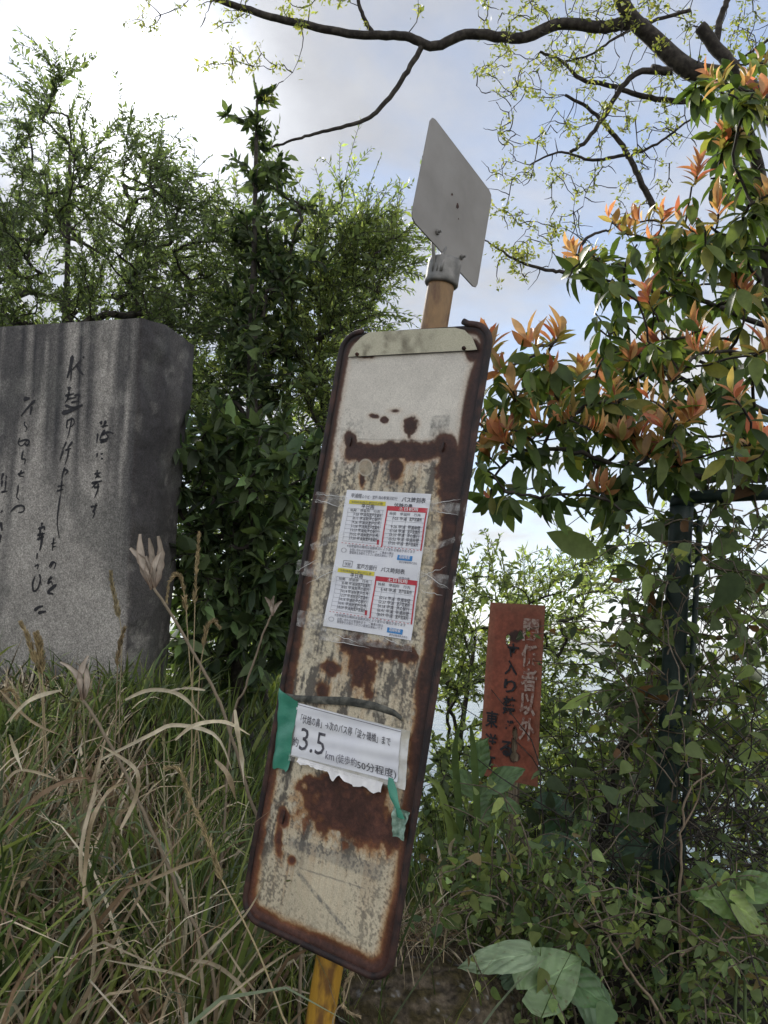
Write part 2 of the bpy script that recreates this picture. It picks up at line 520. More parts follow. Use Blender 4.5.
vf = V / PHGT; rs_ = sstep(0.55, 0.95, U / PWID)
edge_w = 0.021 + 0.004 * sstep(.3, .5, vf) * (1 - sstep(.7, .9, vf)) + rs_ * (0.016 * sstep(0.02, 0.1, vf) * (1 - sstep(.55, .8, vf))) + .008 * sstep(.9, 1, vf)
rust = (edge_w - dist) / 0.010 + (0.25 + .55 * sstep(.3, .45, vf)) * n_md + (.7 + .8 * sstep(.3, .45, vf)) * n_lo + .25 * n_hi
R_ = lambda m_, s=3.0: m_ * s
rust = np.maximum.reduce([rust,
    R_(blob(366, 350, 11, 9)), R_(blob(474, 350, 9, 14)),
    R_(blob(374, 416, 5.5, 3.2, .9), 2.4), R_(blob(384.5, 419.5, 4, 3.6, .8), 2.4), R_(blob(410.5, 425, 8, 8.5, .8), 2.4), R_(blob(409, 433, 2, 6, .8), .9),
    R_(blob(395, 411, 5, 2, .5), 1.0),
    R_(band(352, 452, 432, 451, 10, .7)), R_(blob(350.5, 441, 7, 10)), R_(blob(445, 447, 14, 15)), R_(blob(396, 468, 7, 14)),
    R_(band(448, 450, 452, 500, 12, .9)), R_(band(450, 500, 440, 620, 8, 1.2)), R_(blob(362, 482, 4, 10, .9)),
    R_(band(345, 645, 410, 655, 9, 1.3), 2.2), R_(blob(362, 672, 13, 22, 1.1), 2.4), R_(blob(330, 668, 9, 9, 1.1), 2),
    R_(blob(322, 690, 6, 10, 1.2), 1.6), R_(band(430, 640, 422, 700, 6, 1.0), 2),
    R_(blob(345, 806, 44, 30, .7), 3.4), R_(blob(370, 825, 28, 26, .8), 3), R_(blob(325, 786, 28, 14, .8), 3), R_(blob(392, 830, 12, 26, .8), 3),
    R_(blob(283, 817, 6, 12, .6), 3), R_(blob(279, 840, 4, 18, .9), 2), R_(blob(292, 860, 4, 5, .4), 2.4)])
rust_m = sstep(-0.25, 0.55, rust)                # solid rust
halo = sstep(-1.5, 0.4, rust + 0.8 * n_hi)       # orange stain round it
# grime: dirty weathered zone between v of y 460 .. 900
zone = sstep(440, 470, GY) * (1 - sstep(835, 880, GY))
crack = np.abs(fbm(U * 120, V * 60, seed=77) - .5)
n_sv = fbm(U * 55, V * 7, seed=26) - .5
side_d = sstep(.30, .46, np.abs(U / PWID - .5)) * zone
grime = np.clip(0.30 * zone + zone * (n_sv * 4.5 + n_str * 3.0 + n_lo * 2.2 + n_md * 1.6 + n_hi * 2.0) + .45 * side_d, 0, 1)
grime = np.maximum(grime, np.clip((.25 * sstep(840, 900, GY) + zone * .5) * sstep(.035, .0, crack) * 1.1, 0, 1))
for (x0, y0, x1, y1, hw, s) in [(348, 470, 338, 520, 10, .9), (336, 500, 312, 650, 12, .6), (440, 460, 425, 640, 10, .6), (427, 470, 431, 505, 6, .8),
        (412, 650, 408, 715, 12, .8), (300, 700, 292, 690, 10, .4), (285, 800, 268, 900, 12, .8), (380, 860, 362, 945, 13, .7), (290, 838, 370, 866, 7, .9),
        (270, 905, 360, 948, 10, .35), (330, 440, 345, 432, 12, .3)]:
    grime = np.maximum(grime, s * sstep(0.0, 0.75, band(x0, y0, x1, y1, hw, .6) * .55 + 3.6 * n_hi + 1.2 * n_str - .05))
# old tape/label ghosts
def quad_mask(pts, soft=0.8):
    pts = np.array(pts, float); d = np.full(GX.shape, 1e9)
    for i in range(4):
        p, q = pts[i], pts[(i + 1) % 4]; e = q - p; ln = np.hypot(*e)
        d = np.minimum(d, ((GX - p[0]) * -e[1] + (GY - p[1]) * e[0]) / ln * 1.0)
    return sstep(-soft, soft, d)


ghost = quad_mask([(432, 416), (451, 414.5), (447, 441), (428, 443)]) * (0.40 + 1.0 * n_hi + .5 * n_md) + quad_mask([(347, 422), (363.5, 420), (361, 436), (346, 437)]) * (0.16 + .5 * n_hi)
ghost = ghost + 0.55 * sstep(0.3, 0.9, band(358, 439, 430, 441, 1.8, .8)) + .5 * sstep(0.3, 0.9, band(365, 443, 425, 445, 1.2, 1.0))
scr = sstep(.0, .6, band(297, 872, 350, 935, 2.6, .5)) * (.55 + 1.5 * n_hi); ghost = np.maximum(ghost, scr)
ghost = np.maximum(ghost, .6 * sstep(.1, .7, band(300, 868, 366, 889, 1.1, 1.4)))
lt = quad_mask([(289, 836), (383, 866), (381, 882), (287, 846)]) * 0.35
mould = np.clip((n_hi * 2.2 + n_md * .9 - 0.40) * 2.0, 0, 1) * (0.30 + 0.6 * zone + .1 * sstep(850, 900, GY))

paint = np.ones(GX.shape + (3,)) * np.array([0.60, 0.57, 0.51])
low = sstep(455, 480, GY)[..., None]
paint = paint * (1 - low) + low * np.array([0.58, 0.52, 0.39])
paint = paint * (1 + 0.25 * n_lo + 0.18 * n_md)[..., None]
def lay(base, m_, col): m_ = np.clip(m_, 0, 1)[..., None]; return base * (1 - m_) + m_ * np.array(col)
drip = rust_m.copy()
for i_ in range(1, NV): drip[i_] = np.maximum(rust_m[i_], drip[i_ - 1] * .982)
dcol = sstep(.40, .62, fbm(U * 150, V * 2.0, seed=91)); drip = np.clip(drip * (.25 + .9 * dcol) * (.6 + n_md), 0, 1) * sstep(425, 470, GY)
paint = lay(paint, drip * .75, (0.30, 0.155, 0.06))
colr = lay(paint, halo * 0.6 * sstep(430, 470, GY) + halo * .28, (0.36, 0.19, 0.07))
colr = lay(colr, grime * (.82 + .1 * zone), (0.072, 0.066, 0.060))
colr = lay(colr, mould * 0.8, (0.10, 0.095, 0.085))
colr = lay(colr, ghost, (0.15, 0.15, 0.14)); colr = lay(colr, lt, (0.16, 0.16, 0.155))
# flaked pale primer patches inside the dirty zone
flake = sstep(0.10, 0.22, (fbm(U * 75, V * 40, seed=55) - 0.5) + 0.25 * n_hi) * zone * (1 - rust_m) * .6
colr = lay(colr, flake, (0.54, 0.50, 0.40))
rustc = np.array([0.050, 0.021, 0.016]) * (1 + 0.9 * n_md + 0.9 * n_hi)[..., None]
rim_r = sstep(1.6, .1, rust)[..., None] * (.6 + .4 * sstep(455, 520, GY))[..., None]; rustc = rustc * (1 - rim_r * .8) + rim_r * .8 * np.array([0.135, 0.052, 0.022]) * (1 + .8 * n_hi)[..., None]
dkedge = sstep(.016, .004, dist)[..., None]; rustc = rustc * (1 - .75 * dkedge * (1 - .8 * sstep(.55, .85, vf)[..., None])) * (1 + .7 * sstep(.6, .9, vf)[..., None])
rustc = rustc * (1 - sstep(.0, 1.0, n_lo + .5)[..., None] * .4) + sstep(0.10, 0.3, n_md + .3 * n_lo)[..., None] * sstep(455, 520, GY)[..., None] * np.array([0.03, 0.010, 0.004])
colr = colr * (1 - rust_m[..., None]) + rust_m[..., None] * np.clip(rustc, 0.006, 1)
# round old sticker
stk = sstep(1.05, 0.92, np.hypot((GX - 365.5) / 7.6, (GY - 467.5) / 8.8))
colr = lay(colr, stk * .75, (0.30, 0.26, 0.19)); ring = stk * sstep(.78, .9, np.hypot((GX - 365.5) / 7.6, (GY - 467.5) / 8.8)); colr = lay(colr, ring * .7, (0.46, 0.42, .35))
lift = 0.0035 * sstep(0.022, 0.006, dist) * 1.0 - 0.0006 * rust_m + 0.0008 * n_lo
mb = MB()
cell_in = (dist[:-1, :-1] > 0) | (dist[1:, 1:] > 0)
mb.grid(PP(U, V, lift)[:, ::1], colr, cell_in)
m, nt = new_mat('rusty_enamel'); vec = objco(nt); nz = noise(nt, 420, 4, vec)
c = mix(nt, 0.5, attr(nt), ramp(nt, nz, [(0.3, 0.6), (0.7, 1.3)]), 'MULTIPLY')
finish(nt, c, 0.55, nz, 0.35, 0.0015, 0, 0.35); MAT['enamel'] = m
panel = mb.build('panel', MAT['enamel'], stop)
# back sheet and folded rim of the panel
MAT['rust'] = two_tone('rusted_steel', (0.022, 0.012, 0.011), (0.085, 0.036, 0.024), 50, 0.35, 0.72, 0.8, 0.5, 0.003)
def rr_path(r, inset, n=10):
    pts = []
    for cx, cy, a0 in ((PWID - inset - r, inset + r, -90), (PWID - inset - r, PHGT - inset - r, 0), (inset + r, PHGT - inset - r, 90), (inset + r, inset + r, 180)):
        for k in range(n + 1):
            t = (a0 + 90 * k / n) * D2R; pts.append((cx + r * math.cos(t), cy + r * math.sin(t)))
    return np.array(pts)


mb = MB(); rp = rr_path(RC, 0.001); n = len(rp)
fr = PP(rp[:, 0], rp[:, 1], np.full(n, 0.002)); bk = PP(rp[:, 0], rp[:, 1], np.full(n, -0.008))
i = np.arange(n); j = (i + 1) % n
mb.add(np.concatenate([fr, bk]), np.stack([i, j, j + n, i + n], -1))
cb0 = PP(PWID / 2, PHGT / 2, -0.008)
mb.add(np.concatenate([bk, cb0[None]]), np.stack([i, j, np.full(n, n)], -1))
mb.build('back_sheet', MAT['rust'], panel)
# tube frame, open along the top, hooked right end
fp = rr_path(RC, -0.002, 12)
uL = panel_uv(370, 332)[0]; uR = panel_uv(463, 326)[0]
path = [(uR, -0.010), (uR + 0.012, -0.004), (uR + 0.02, -0.003)] + [tuple(p) for p in fp[2:]] + [(fp[-1][0] + 0.004, fp[-1][1])]
# resample straight sides
P2 = [path[0]]
for q in path[1:]:
    d_ = math.hypot(q[0] - P2[-1][0], q[1] - P2[-1][1]); k = max(1, int(d_ / 0.03))
    p0 = P2[-1]
    for t in range(1, k + 1): P2.append((p0[0] + (q[0] - p0[0]) * t / k, p0[1] + (q[1] - p0[1]) * t / k))
P2 = np.array(P2); wob = (fbm(P2[:, 0] * 9, P2[:, 1] * 9, seed=8) - .5) * 0.003
mb = MB(); mb.tube(PP(P2[:, 0] + wob, P2[:, 1], np.full(len(P2), 0.002)), 0.0068, 10)
MAT['frame'] = two_tone('frame_dark_rust', (0.014, 0.010, 0.011), (0.075, 0.036, 0.028), 28, 0.42, 0.72, 0.65, 0.4, 0.003)
mb.build('frame', MAT['frame'], stop)
# cream strip at the top
cap_px = [(349.5, 357.6), (352, 352), (356.5, 344.5), (363, 337.5), (371, 332.8), (400, 331.3), (430, 329.5), (456, 328.5), (466, 331), (474, 339), (478.5, 350.5)]
cuv = np.array([panel_uv(*p) for p in cap_px])
mb = MB(); nk = 60; rows = 10
Ls = []
top_uv = cuv[1:-1]
tt = np.linspace(0, 1, nk)
ax = np.cumsum(np.r_[0, np.hypot(*np.diff(cuv, axis=0).T)]); ax /= ax[-1]
topu = np.interp(tt, ax, cuv[:, 0]); topv = np.interp(tt, ax, cuv[:, 1])
botu = topu; botv = np.interp(tt, [0, 1], [cuv[0, 1], cuv[-1, 1]])
rr = np.linspace(0, 1, rows)[:, None]
gu = np.repeat(topu[None], rows, 0); gv = topv * (1 - rr) + botv * rr + 0.0004
nz_ = fbm(gu * 60, gv * 60, seed=31) - .5; nz2 = fbm(gu * 12, gv * 12, seed=32)
cc = np.ones(gu.shape + (3,)) * np.array([0.46, 0.44, 0.33])
stain = np.clip(sstep(.25, .6, nz2 + nz_ * .9) * np.exp(-((gu - 0.13) / 0.08) ** 2) * (0.3 + 0.7 * rr) * 1.3 + sstep(0.12, .3, nz_) * .35, 0, 1)[..., None]
cc = cc * (1 - stain * .85) + stain * .85 * np.array([0.13, 0.115, 0.075])
mb.grid(PP(gu, gv, 0.006 + 0 * gu), cc)
mb.grid(PP(np.stack([botu, botu]), np.stack([botv + .0004, botv + 0.0004]), np.array([[0.006], [0.001]]) + 0 * np.stack([botu, botu])), np.ones((2, nk, 3)) * .15)
strip = mb.build('top_strip', MAT['enamel'], stop)
mb = MB()
for px, py in ((359, 355.5), (465.5, 349.5)):
    u, v = panel_uv(px, py)
    mb.tube(PP(np.array([u, u]), np.array([v, v]), np.array([0.004, 0.010])), 0.0042, 8)
    mb.tube(PP(np.array([u, u]), np.array([v, v]), np.array([0.004, 0.013])), 0.002, 6)
mb.build('bolt', MAT['rust'], strip)
# slots / bumps rusted through on the panel
for px, py, du, dv in ((350.5, 442, .0035, .010), (284, 817, .004, .014), (443, 447, .006, .011)):
    u, v = panel_uv(px, py); mb = MB()
    mb.tube(PP(np.full(5, u), v + np.linspace(-dv, dv, 5), np.full(5, 0.0008)), np.array([.3, .9, 1, .9, .3]) * du, 10, ell=.5)
    mb.build('fixing_lug', MAT['frame'], panel)

# -- pole
ptop = pole_c - PD * 0.140
zz = np.linspace(0, 1, 60); pl = pole_base[None] + zz[:, None] * (ptop - pole_base)[None]
hfrac = zz
pc = np.ones((60, 3)) * np.array([0.42, 0.235, 0.03])
rw = sstep(0.80, 0.90, hfrac)[:, None]
pc = pc * (1 - rw) + rw * np.array([0.23, 0.135, 0.055])
mb = MB(); mb.tube(pl, pole_r, 20, pc)
m, nt = new_mat('pole_paint'); vec = objco(nt, (1, 1, 0.35)); nz = noise(nt, 40, 6, vec)
c = mix(nt, ramp(nt, nz, [(0.50, 0.0), (0.66, 0.85)]), attr(nt), (0.10, 0.045, 0.02))
c = mix(nt, 0.4, c, ramp(nt, noise(nt, 130, 4, vec), [(0.3, 0.6), (0.7, 1.25)]), 'MULTIPLY')
finish(nt, c, 0.5, nz, 0.3, 0.003); MAT['pole'] = m
mb.build('pole', MAT['pole'], stop)
# -- collar
k0 = ptop + PD * 0.028; k1 = ptop - PD * 0.028
mb = MB()
prof = [(k0, .034), (k0 - PD * .004, .037), (k0 - PD * .012, .0365), (k1 + PD * .012, .0365), (k1 + PD * .003, .037), (k1, .0345)]
mb.tube([p for p, _ in prof], [r for _, r in prof], 24)
side = nrm(PX + 0.3 * PN)
collar = mb.build('collar', MAT['galv'], stop)
# -- diamond plate, seen from behind, twisted on its bracket
Dp = (ptop - EYE) @ FW
sc_ = Dp / F
cen = np.array([454.7, 205.4])
e1 = nrm(C2W((.58864, .33225, .73696))); e2 = nrm(C2W((-.17482, .94238, -.28522))); e2 = nrm(e2 - (e2 @ e1) * e1)
side_len = .2697 * Dp / 1.72
# the plate passes the collar at pixel (449,246)
pn_ = nrm(np.cross(e1, e2)); pn_ = pn_ if pn_ @ (EYE - ptop) > 0 else -pn_
anchor = P(449, 243, Dp + 0.012)
rc_ = ray(*cen); tt_ = ((anchor - EYE) @ pn_) / (rc_ @ pn_); pcen = EYE + tt_ * rc_
fac = tt_ / Dp; side_len *= fac
h = side_len / 2; ct = 0.016
outl = []
for sx, sy in ((-1, -1), (1, -1), (1, 1), (-1, 1)):
    nx = [(sx * h, sy * (h - ct)), (sx * (h - ct * .3), sy * (h - ct * .3)), (sx * (h - ct), sy * h)]
    if sx * sy < 0: nx = nx[::-1]
    outl += nx
outl = np.array(outl)
fv = np.array([pcen + p[0] * e1 + p[1] * e2 + 0.001 * pn_ for p in outl]); bv = fv - 0.003 * pn_
mb = MB(); n = len(outl); i = np.arange(n); j = (i + 1) % n
mb.add(np.concatenate([fv, [fv.mean(0)]]), np.stack([i, j, np.full(n, n)], -1))
mb.add(np.concatenate([bv, [bv.mean(0)]]), np.stack([i, j, np.full(n, n)], -1))
mb.add(np.concatenate([fv, bv]), np.stack([i, j, j + n, i + n], -1))
plate = mb.build('marker_plate', MAT['plate'], stop, smooth=False)


def on_plate(px, py, lift=0.0):
    r = ray(px, py); t = ((pcen - EYE) @ pn_) / (r @ pn_); return EYE + t * r + lift * pn_


for px, py, r in ((436.3, 232.5, .0062), (460.5, 257.5, .0055)):
    mb = MB(); mb.tube([on_plate(px, py, 0.0005), on_plate(px, py, .006)], r, 6); mb.tube([on_plate(px, py, .006), on_plate(px, py, .014)], r * .5, 8)
    mb.build('bolt', MAT['galv'], plate, smooth=False)
mb = MB()
for px, py, rx, ry in ((457, 206, 1.3, 3.0), (451.5, 194.5, 1.0, 1.4), (458, 219, .5, .9)):
    pts = [on_plate(px + rx * math.cos(t) * (1 + .3 * math.sin(3 * t)), py + ry * math.sin(t), 0.0015) for t in np.linspace(0, 6.283, 12, endpoint=False)]
    pts.append(np.mean(pts, 0)); k = np.arange(12); mb.add(pts, np.stack([k, (k + 1) % 12, np.full(12, 12)], -1))
mb.build('rust_spot', MAT['rust'], plate)
# bracket strap from collar up to plate
mb = MB()
b0 = ptop - PD * 0.01 - PX * .008 + PN * .03; bA = on_plate(434, 236, -0.004); bB = on_plate(459, 260, -0.004)
b1 = ptop + PD * 0.01 - PX * .006 + PN * .034
for pa, pb in ((b0, bA), (b0 + PX * .02, bB), (b0 + PX * .01, 0.5 * (bA + bB))):
    mb.tube([pa + PD * .02, pa, 0.5 * (pa + pb), pb], [.008, .009, .009, .008], 6, ell=.5)
mb.build('bracket', MAT['galv'], collar)

# -- timetable sheet
class Plane:
    """quad on the panel given by four pixels TL,TR,BR,BL; local s right 0..1, t down 0..1"""
    def __init__(self, q, lift=0.0, curl=0.0):
        self.q = np.array([panel_uv(*p) for p in q]); self.lift = lift
        self.ex = self.q[1] - self.q[0]; self.ed = self.q[3] - self.q[0]
        self.w = np.hypot(*self.ex); self.h = np.hypot(*self.ed)

    def uv(self, s, t):
        s = np.asarray(s, float)[..., None]; t = np.asarray(t, float)[..., None]; q = self.q
        return q[0] * (1 - s) * (1 - t) + q[1] * s * (1 - t) + q[2] * s * t + q[3] * (1 - s) * t

    def pt(self, s, t, lift=0.0):
        g = self.uv(s, t); wv = 0.0012 * np.sin(np.asarray(s) * 5 + np.asarray(t) * 7) + 0.0008 * np.sin(np.asarray(t) * 23 + np.asarray(s) * 3)
        return PP(g[..., 0], g[..., 1], self.lift + wv + lift)

    def rect(self, mb, s0, t0, s1, t1, lift, n=6, col=None):
        s, t = np.meshgrid(np.linspace(s0, s1, n), np.linspace(t0, t1, n)); mb.grid(self.pt(s, t, lift), None if col is None else np.ones((n, n, 3)) * np.array(col))

    def line(self, mb, s0, t0, s1, t1, wd, lift):
        if abs(t1 - t0) < abs(s1 - s0): self.rect(mb, s0, t0 - wd / 2 / self.h, s1, t0 + wd / 2 / self.h, lift, 4)
        else: self.rect(mb, s0 - wd / 2 / self.w, t0, s0 + wd / 2 / self.w, t1, lift, 8)

    def text(self, mb, s, x, y, h, wd, lift, bold=0.0, shear=0):
        """x,y (s,t) of lower-left; h,wd fractions"""
        v, polys = text_geo(s, 1.0, bold)
        if len(v) == 0: return
        lo, hi = v.min(0), v.max(0)
        ss = x + (v[:, 0] - lo[0]) / (hi[0] - lo[0]) * wd; t2 = y - (v[:, 1] - lo[1]) / (hi[1] - lo[1]) * h
        ss = ss + shear * (y - t2)
        tri = [(p[0], p[k], p[k + 1]) for p in polys for k in range(1, len(p) - 1)]
        mb.add(self.pt(ss, t2, lift), np.array(tri))


sh = Plane([(348.3, 490.2), (432.0, 494.3), (412.0, 640.5), (324.3, 626.0)], 0.0045)
mb = MB(); sh.rect(mb, 0, 0, 1, 1, 0, 30); sheet = mb.build('timetable_sheet', MAT['paper'], panel)
sheet['label'] = 'white printed bus timetable with red and yellow headings under clear tape'
ink, inkp, red, yel, blu, wht = MB(), MB(), MB(), MB(), MB(), MB()
for half, t0 in ((0, 0.0), (1, 0.5)):
    T = lambda t: t0 + t * 0.5
    if half == 0:
        sh.text(ink, "甲浦線", 0.075, T(.115), .034, .13, .001)
        sh.text(inkp, "のりば・室戸 海の駅東洋町行", 0.21, T(.118), .026, .42, .001)
        sh.text(ink, "バス時刻表", 0.68, T(.135), .038, .27, .001, .01)
        sh.text(ink, "伏越の鼻", .60, T(.205), .026, .21, .001, .012)
    else:
        for a in ((.11, .03, .22, .03), (.11, .115, .22, .115)): sh.line(ink, a[0], T(a[1]), a[2], T(a[3]), .0009, .001)
        for a in (.11, .22): sh.line(ink, a, T(.03), a, T(.115), .0009, .001)
        sh.text(ink, "伏越", .13, T(.10), .024, .07, .001)
        sh.text(ink, "室戸方面行", .28, T(.125), .036, .24, .001, .005); sh.text(ink, "バス時刻表", .57, T(.135), .036, .27, .001, .008)
        sh.text(inkp, "伏越の鼻", .78, T(.205), .018, .12, .001)
    sh.rect(yel, .06, T(.145), .50, T(.205), .0008); sh.text(inkp, "令和時刻改正運行日注意", .09, T(.195), .018, .38, .0016)
    sh.text(ink, "平日用", .22, T(.265), .034, .15, .001, .008)
    # red block
    sh.rect(red, .52, T(.20), 1.0 - .015, T(.265), .0008); sh.text(wht, "土日祝用", .66, T(.255), .026, .22, .0016, .01)
    sh.rect(red, .52, T(.265), .535, T(.79), .0008); sh.rect(red, .97, T(.265), .985, T(.79), .0008)
    sh.rect(red, .465, T(.69), .49, T(.76), .0008)
    for t in np.linspace(.27, .75, 9):
        sh.line(inkp, .06, T(t), .49, T(t), .0004, .001)
        if t > .3: sh.line(inkp, .535, T(t + .02), .97, T(t + .02), .0004, .001)
    for s_ in (.06, .135, .30, .48): sh.line(inkp, s_, T(.27), s_, T(.75), .0004, .001)
    for s_ in (.61, .76): sh.line(inkp, s_, T(.29), s_, T(.77), .0004, .001)
    sh.text(ink, "始発　停留所　行先", .09, T(.315), .022, .36, .001); sh.text(ink, "始発　停留所　行先", .56, T(.325), .022, .36, .001)
    times = ["7:03", "8:11", "9:26", "11:08", "13:37", "15:52", "17:30"] if half == 0 else ["6:48", "8:05", "10:14", "12:37", "14:18", "16:41", "18:09"]
    for k, tm in enumerate(times):
        y = .375 + k * .058
        sh.text(ink, tm + " 甲浦発", .14, T(y), .026, .19, .001)
        sh.text(ink, ("室戸営業所", "海の駅行", "室戸世界")[k % 3], .33, T(y), .028, .14, .001, .006)
        if k != 1:
            sh.text(ink, tm + " 甲浦", .60, T(y + .02), .026,   .17, .001); sh.text(ink, ("室戸営業所", "海の駅行", "甲浦岸壁")[k % 3], .80, T(y + .02), .028, .14, .001, .006)
    for k in range(22):
        s0 = .05 + k * .042; sh.rect(red, s0, T(.775 + .008 * s0), s0 + .02, T(.782 + .008 * s0), .0008, 2)
    sh.text(inkp, "※当停留所の時刻は道路状況により変わる場合があります", .12, T(.835), .022, .80, .001)
    sh.text(inkp, "お問い合わせは営業所まで　ご乗車の際は", .16, T(.885), .020, .52, .001); sh.text(inkp, "整理券をお取りください運賃は後払いです", .16, T(.925), .020, .52, .001)
    for k in range(14):
        t = k / 14 * 6.283; sh.rect(inkp, .085 + .03 * math.cos(t), T(.88 + .03 * math.sin(t)), .092 + .03 * math.cos(t), T(.888 + .03 * math.sin(t)), .001, 2)
    sh.rect(blu, .73, T(.875), .90, T(.945), .0008); sh.text(wht, "路線検索", .755, T(.925), .026, .12, .0016, .005)
    sh.text(inkp, "乗合自動車株式会社", .76, T(.985), .016, .20, .001)
ink.build('dark_print', MAT['print'], sheet); inkp.build('fine_print', MAT['ink_pale'], sheet); red.build('red_heading', MAT['red'], sheet)
yel.build('yellow_heading', MAT['yellow_print'], sheet); blu.build('blue_button', MAT['blue_print'], sheet); wht.build('white_print', MAT['white_print'], sheet)
# clear tape strips over and around it
for q in ([(318, 492), (349, 496), (347, 507), (316, 503)], [(428, 500), (470, 505), (468, 517), (427, 512)], [(300, 560), (340, 566), (336, 582), (297, 574)],
          [(420, 570), (458, 577), (455, 590), (418, 584)], [(322, 628), (415, 640), (413, 652), (320, 640)], [(312, 545), (345, 530), (347, 536), (314, 552)], [(300, 610), (330, 615), (328, 632), (298, 626)],
          [(425, 548), (462, 535), (463, 540), (424, 556)]):
    pl_ = Plane(q, 0.0068); mb = MB(); s, t = np.meshgrid(np.linspace(0, 1, 24), np.linspace(0, 1, 8))
    g = pl_.pt(s, t, 0.0012 * (vnoise(s * 9, t * 3, seed=int(q[0][0])) - .5)); mb.grid(g); mb.build('clear_tape', MAT['clear'], panel)
# bright tape creases
mb = MB()
rs = random.Random(3)
for (x0, y0, x1, y1) in [(318, 495, 349, 498), (316, 500, 345, 508), (308, 585, 345, 566), (420, 578, 448, 567), (424, 573, 452, 590), (330, 640, 372, 648), (335, 634, 360, 643),
                         (298, 572, 320, 560), (434, 505, 462, 500), (436, 512, 460, 516), (420, 590, 445, 596), (380, 636, 406, 646)]:
    n_ = 9; t = np.linspace(0, 1, n_)
    pp = [panel_uv(x0 + (x1 - x0) * k + rs.uniform(-.8, .8), y0 + (y1 - y0) * k + rs.uniform(-.8, .8)) for k in t]; pp = np.array(pp)
    mb.tube(PP(pp[:, 0], pp[:, 1], np.full(n_, .0085)), 0.0007 * np.sin(np.pi * np.clip(t, .05, .95)), 5)
m, nt = new_mat('tape_crease'); finish(nt, (0.62, 0.63, 0.63), 0.3); MAT['crease'] = m
mb.build('tape_crease', MAT['crease'], panel)

# -- distance notice
nq = Plane([(299.5, 702.3), (402.7, 729.8), (399, 782), (293.2, 754.8)], 0.007)
q3 = Plane([(296, 702.0), (411, 731.0), (406, 790), (291, 755.5)], 0.0045)
mb = MB(); q3.rect(mb, 0, 0, 1, 1, 0, 20); backing = mb.build('notice_backing', MAT['paper_dirty'], panel)
mb = MB(); nq.rect(mb, 0, 0, 1, 1.0, 0, 24); notice = mb.build('distance_notice', MAT['paper'], panel)
notice['label'] = 'white distance notice with large 3.5 km lettering held by green tape'
ink = MB(); inkp = MB()
nq.text(ink, "「伏越の鼻」→次のバス停「淀ヶ磯橋」まで", .06, .36, .17, .86, .001, .004)
nq.text(ink, "約", 0.0, .82, .17, .055, .001, .005); nq.text(ink, "3.5", .07, .86, .42, .25, .001, .0)
nq.text(inkp, "km", .34, .90, .15, .085, .001, .0); nq.text(inkp, "(徒歩約", .445, .935, .19, .19, .001, .0); nq.text(ink, "50分程度)", .64, .965, .20, .345, .001, .002)
nq.line(inkp, 0, .035, 1, .035, .0012, .001)
ink.build('dark_print', MAT['print'], notice); inkp.build('fine_print', MAT['ink_pale'], notice)
# torn lower paper
tq = Plane([(300.5, 757.5), (385, 782.5), (383, 793), (299.5, 767)], 0.0078)
sx = np.linspace(0, 1, 60); tear = 0.5 + 0.35 * (vnoise(sx * 15, sx * 0, seed=4) - .5) + .22 * (vnoise(sx * 40, sx * 0, seed=5) - .5) + .65 * np.exp(-((sx - .44) / .05) ** 2) + .45 * sstep(.5, .6, sx)
mb = MB(); s2 = np.stack([sx, sx, sx]); t2 = np.stack([sx * 0 - .05, tear * .5, tear]); mb.grid(tq.pt(s2, t2, np.array([[0.0], [.001], [.004]]) + 0 * s2)); mb.build('torn_paper', MAT['white_print'], panel)
# dark bent strip over the notice
pp = np.array([panel_uv(*p) for p in ((282, 694), (300, 698), (325, 700), (350, 701), (375, 706), (395, 713), (404, 719))])
tt = np.linspace(0, 6, 40); pu = np.interp(tt, range(7), pp[:, 0]); pv = np.interp(tt, range(7), pp[:, 1])
mb = MB(); wv = 0.0045 + .004 * np.sin(tt / 6 * 3.14); lf = .008 + .006 * np.sin(tt / 6 * 3.14 * 2)
mb.grid(np.stack([PP(pu, pv - wv, lf), PP(pu, pv, lf + .002), PP(pu, pv + wv, lf - .002)])); MAT['grub'] = two_tone('grubby_tape', (0.035, 0.038, 0.034), (0.14, 0.14, 0.12), 60, .4, .7, .6)
mb.build('old_tape', MAT['grub'], panel)
# lower-edge old tape strip
t5 = Plane([(292, 753), (394, 780), (393, 786), (291, 760)], 0.0095); mb = MB(); t5.rect(mb, 0, 0, 1, 1, 0, 16); mb.build('old_tape', MAT['clear'], panel)
# green tapes
g1_ = [(282, 688), (301, 701), (290.5, 769), (274.5, 770)]
gp = Plane(g1_, .0092); s, t = np.meshgrid(np.linspace(-.02, 1, 14), np.linspace(0, 1, 40))
ragg = 0.10 * (vnoise(s * 7, s * 0 + 3, seed=9) - .5) * sstep(.8, 1, t)
bulge = 0.004 * np.sin(t * 9 + s * 3) * .4 + .003 * np.exp(-(t / .12) ** 2) - 0.004 * sstep(.15, 0, s)
mb = MB(); mb.grid(gp.pt(s, t + ragg, bulge)); mb.build('green_tape', MAT['tape'], panel)
pp = np.array([panel_uv(*p) for p in ((393, 776), (396, 786), (399, 797), (402, 806), (403, 816))]); mb = MB()
wv = np.array([.004, .010, .009, .006, .010]); lf = np.array([.010, .016, .020, .018, .012])
mb.grid(np.stack([PP(pp[:, 0] - wv, pp[:, 1], lf), PP(pp[:, 0], pp[:, 1] + .001, lf + .004), PP(pp[:, 0] + wv, pp[:, 1] + .003, lf - .004)])); mb.build('green_tape', MAT['tape'], panel)

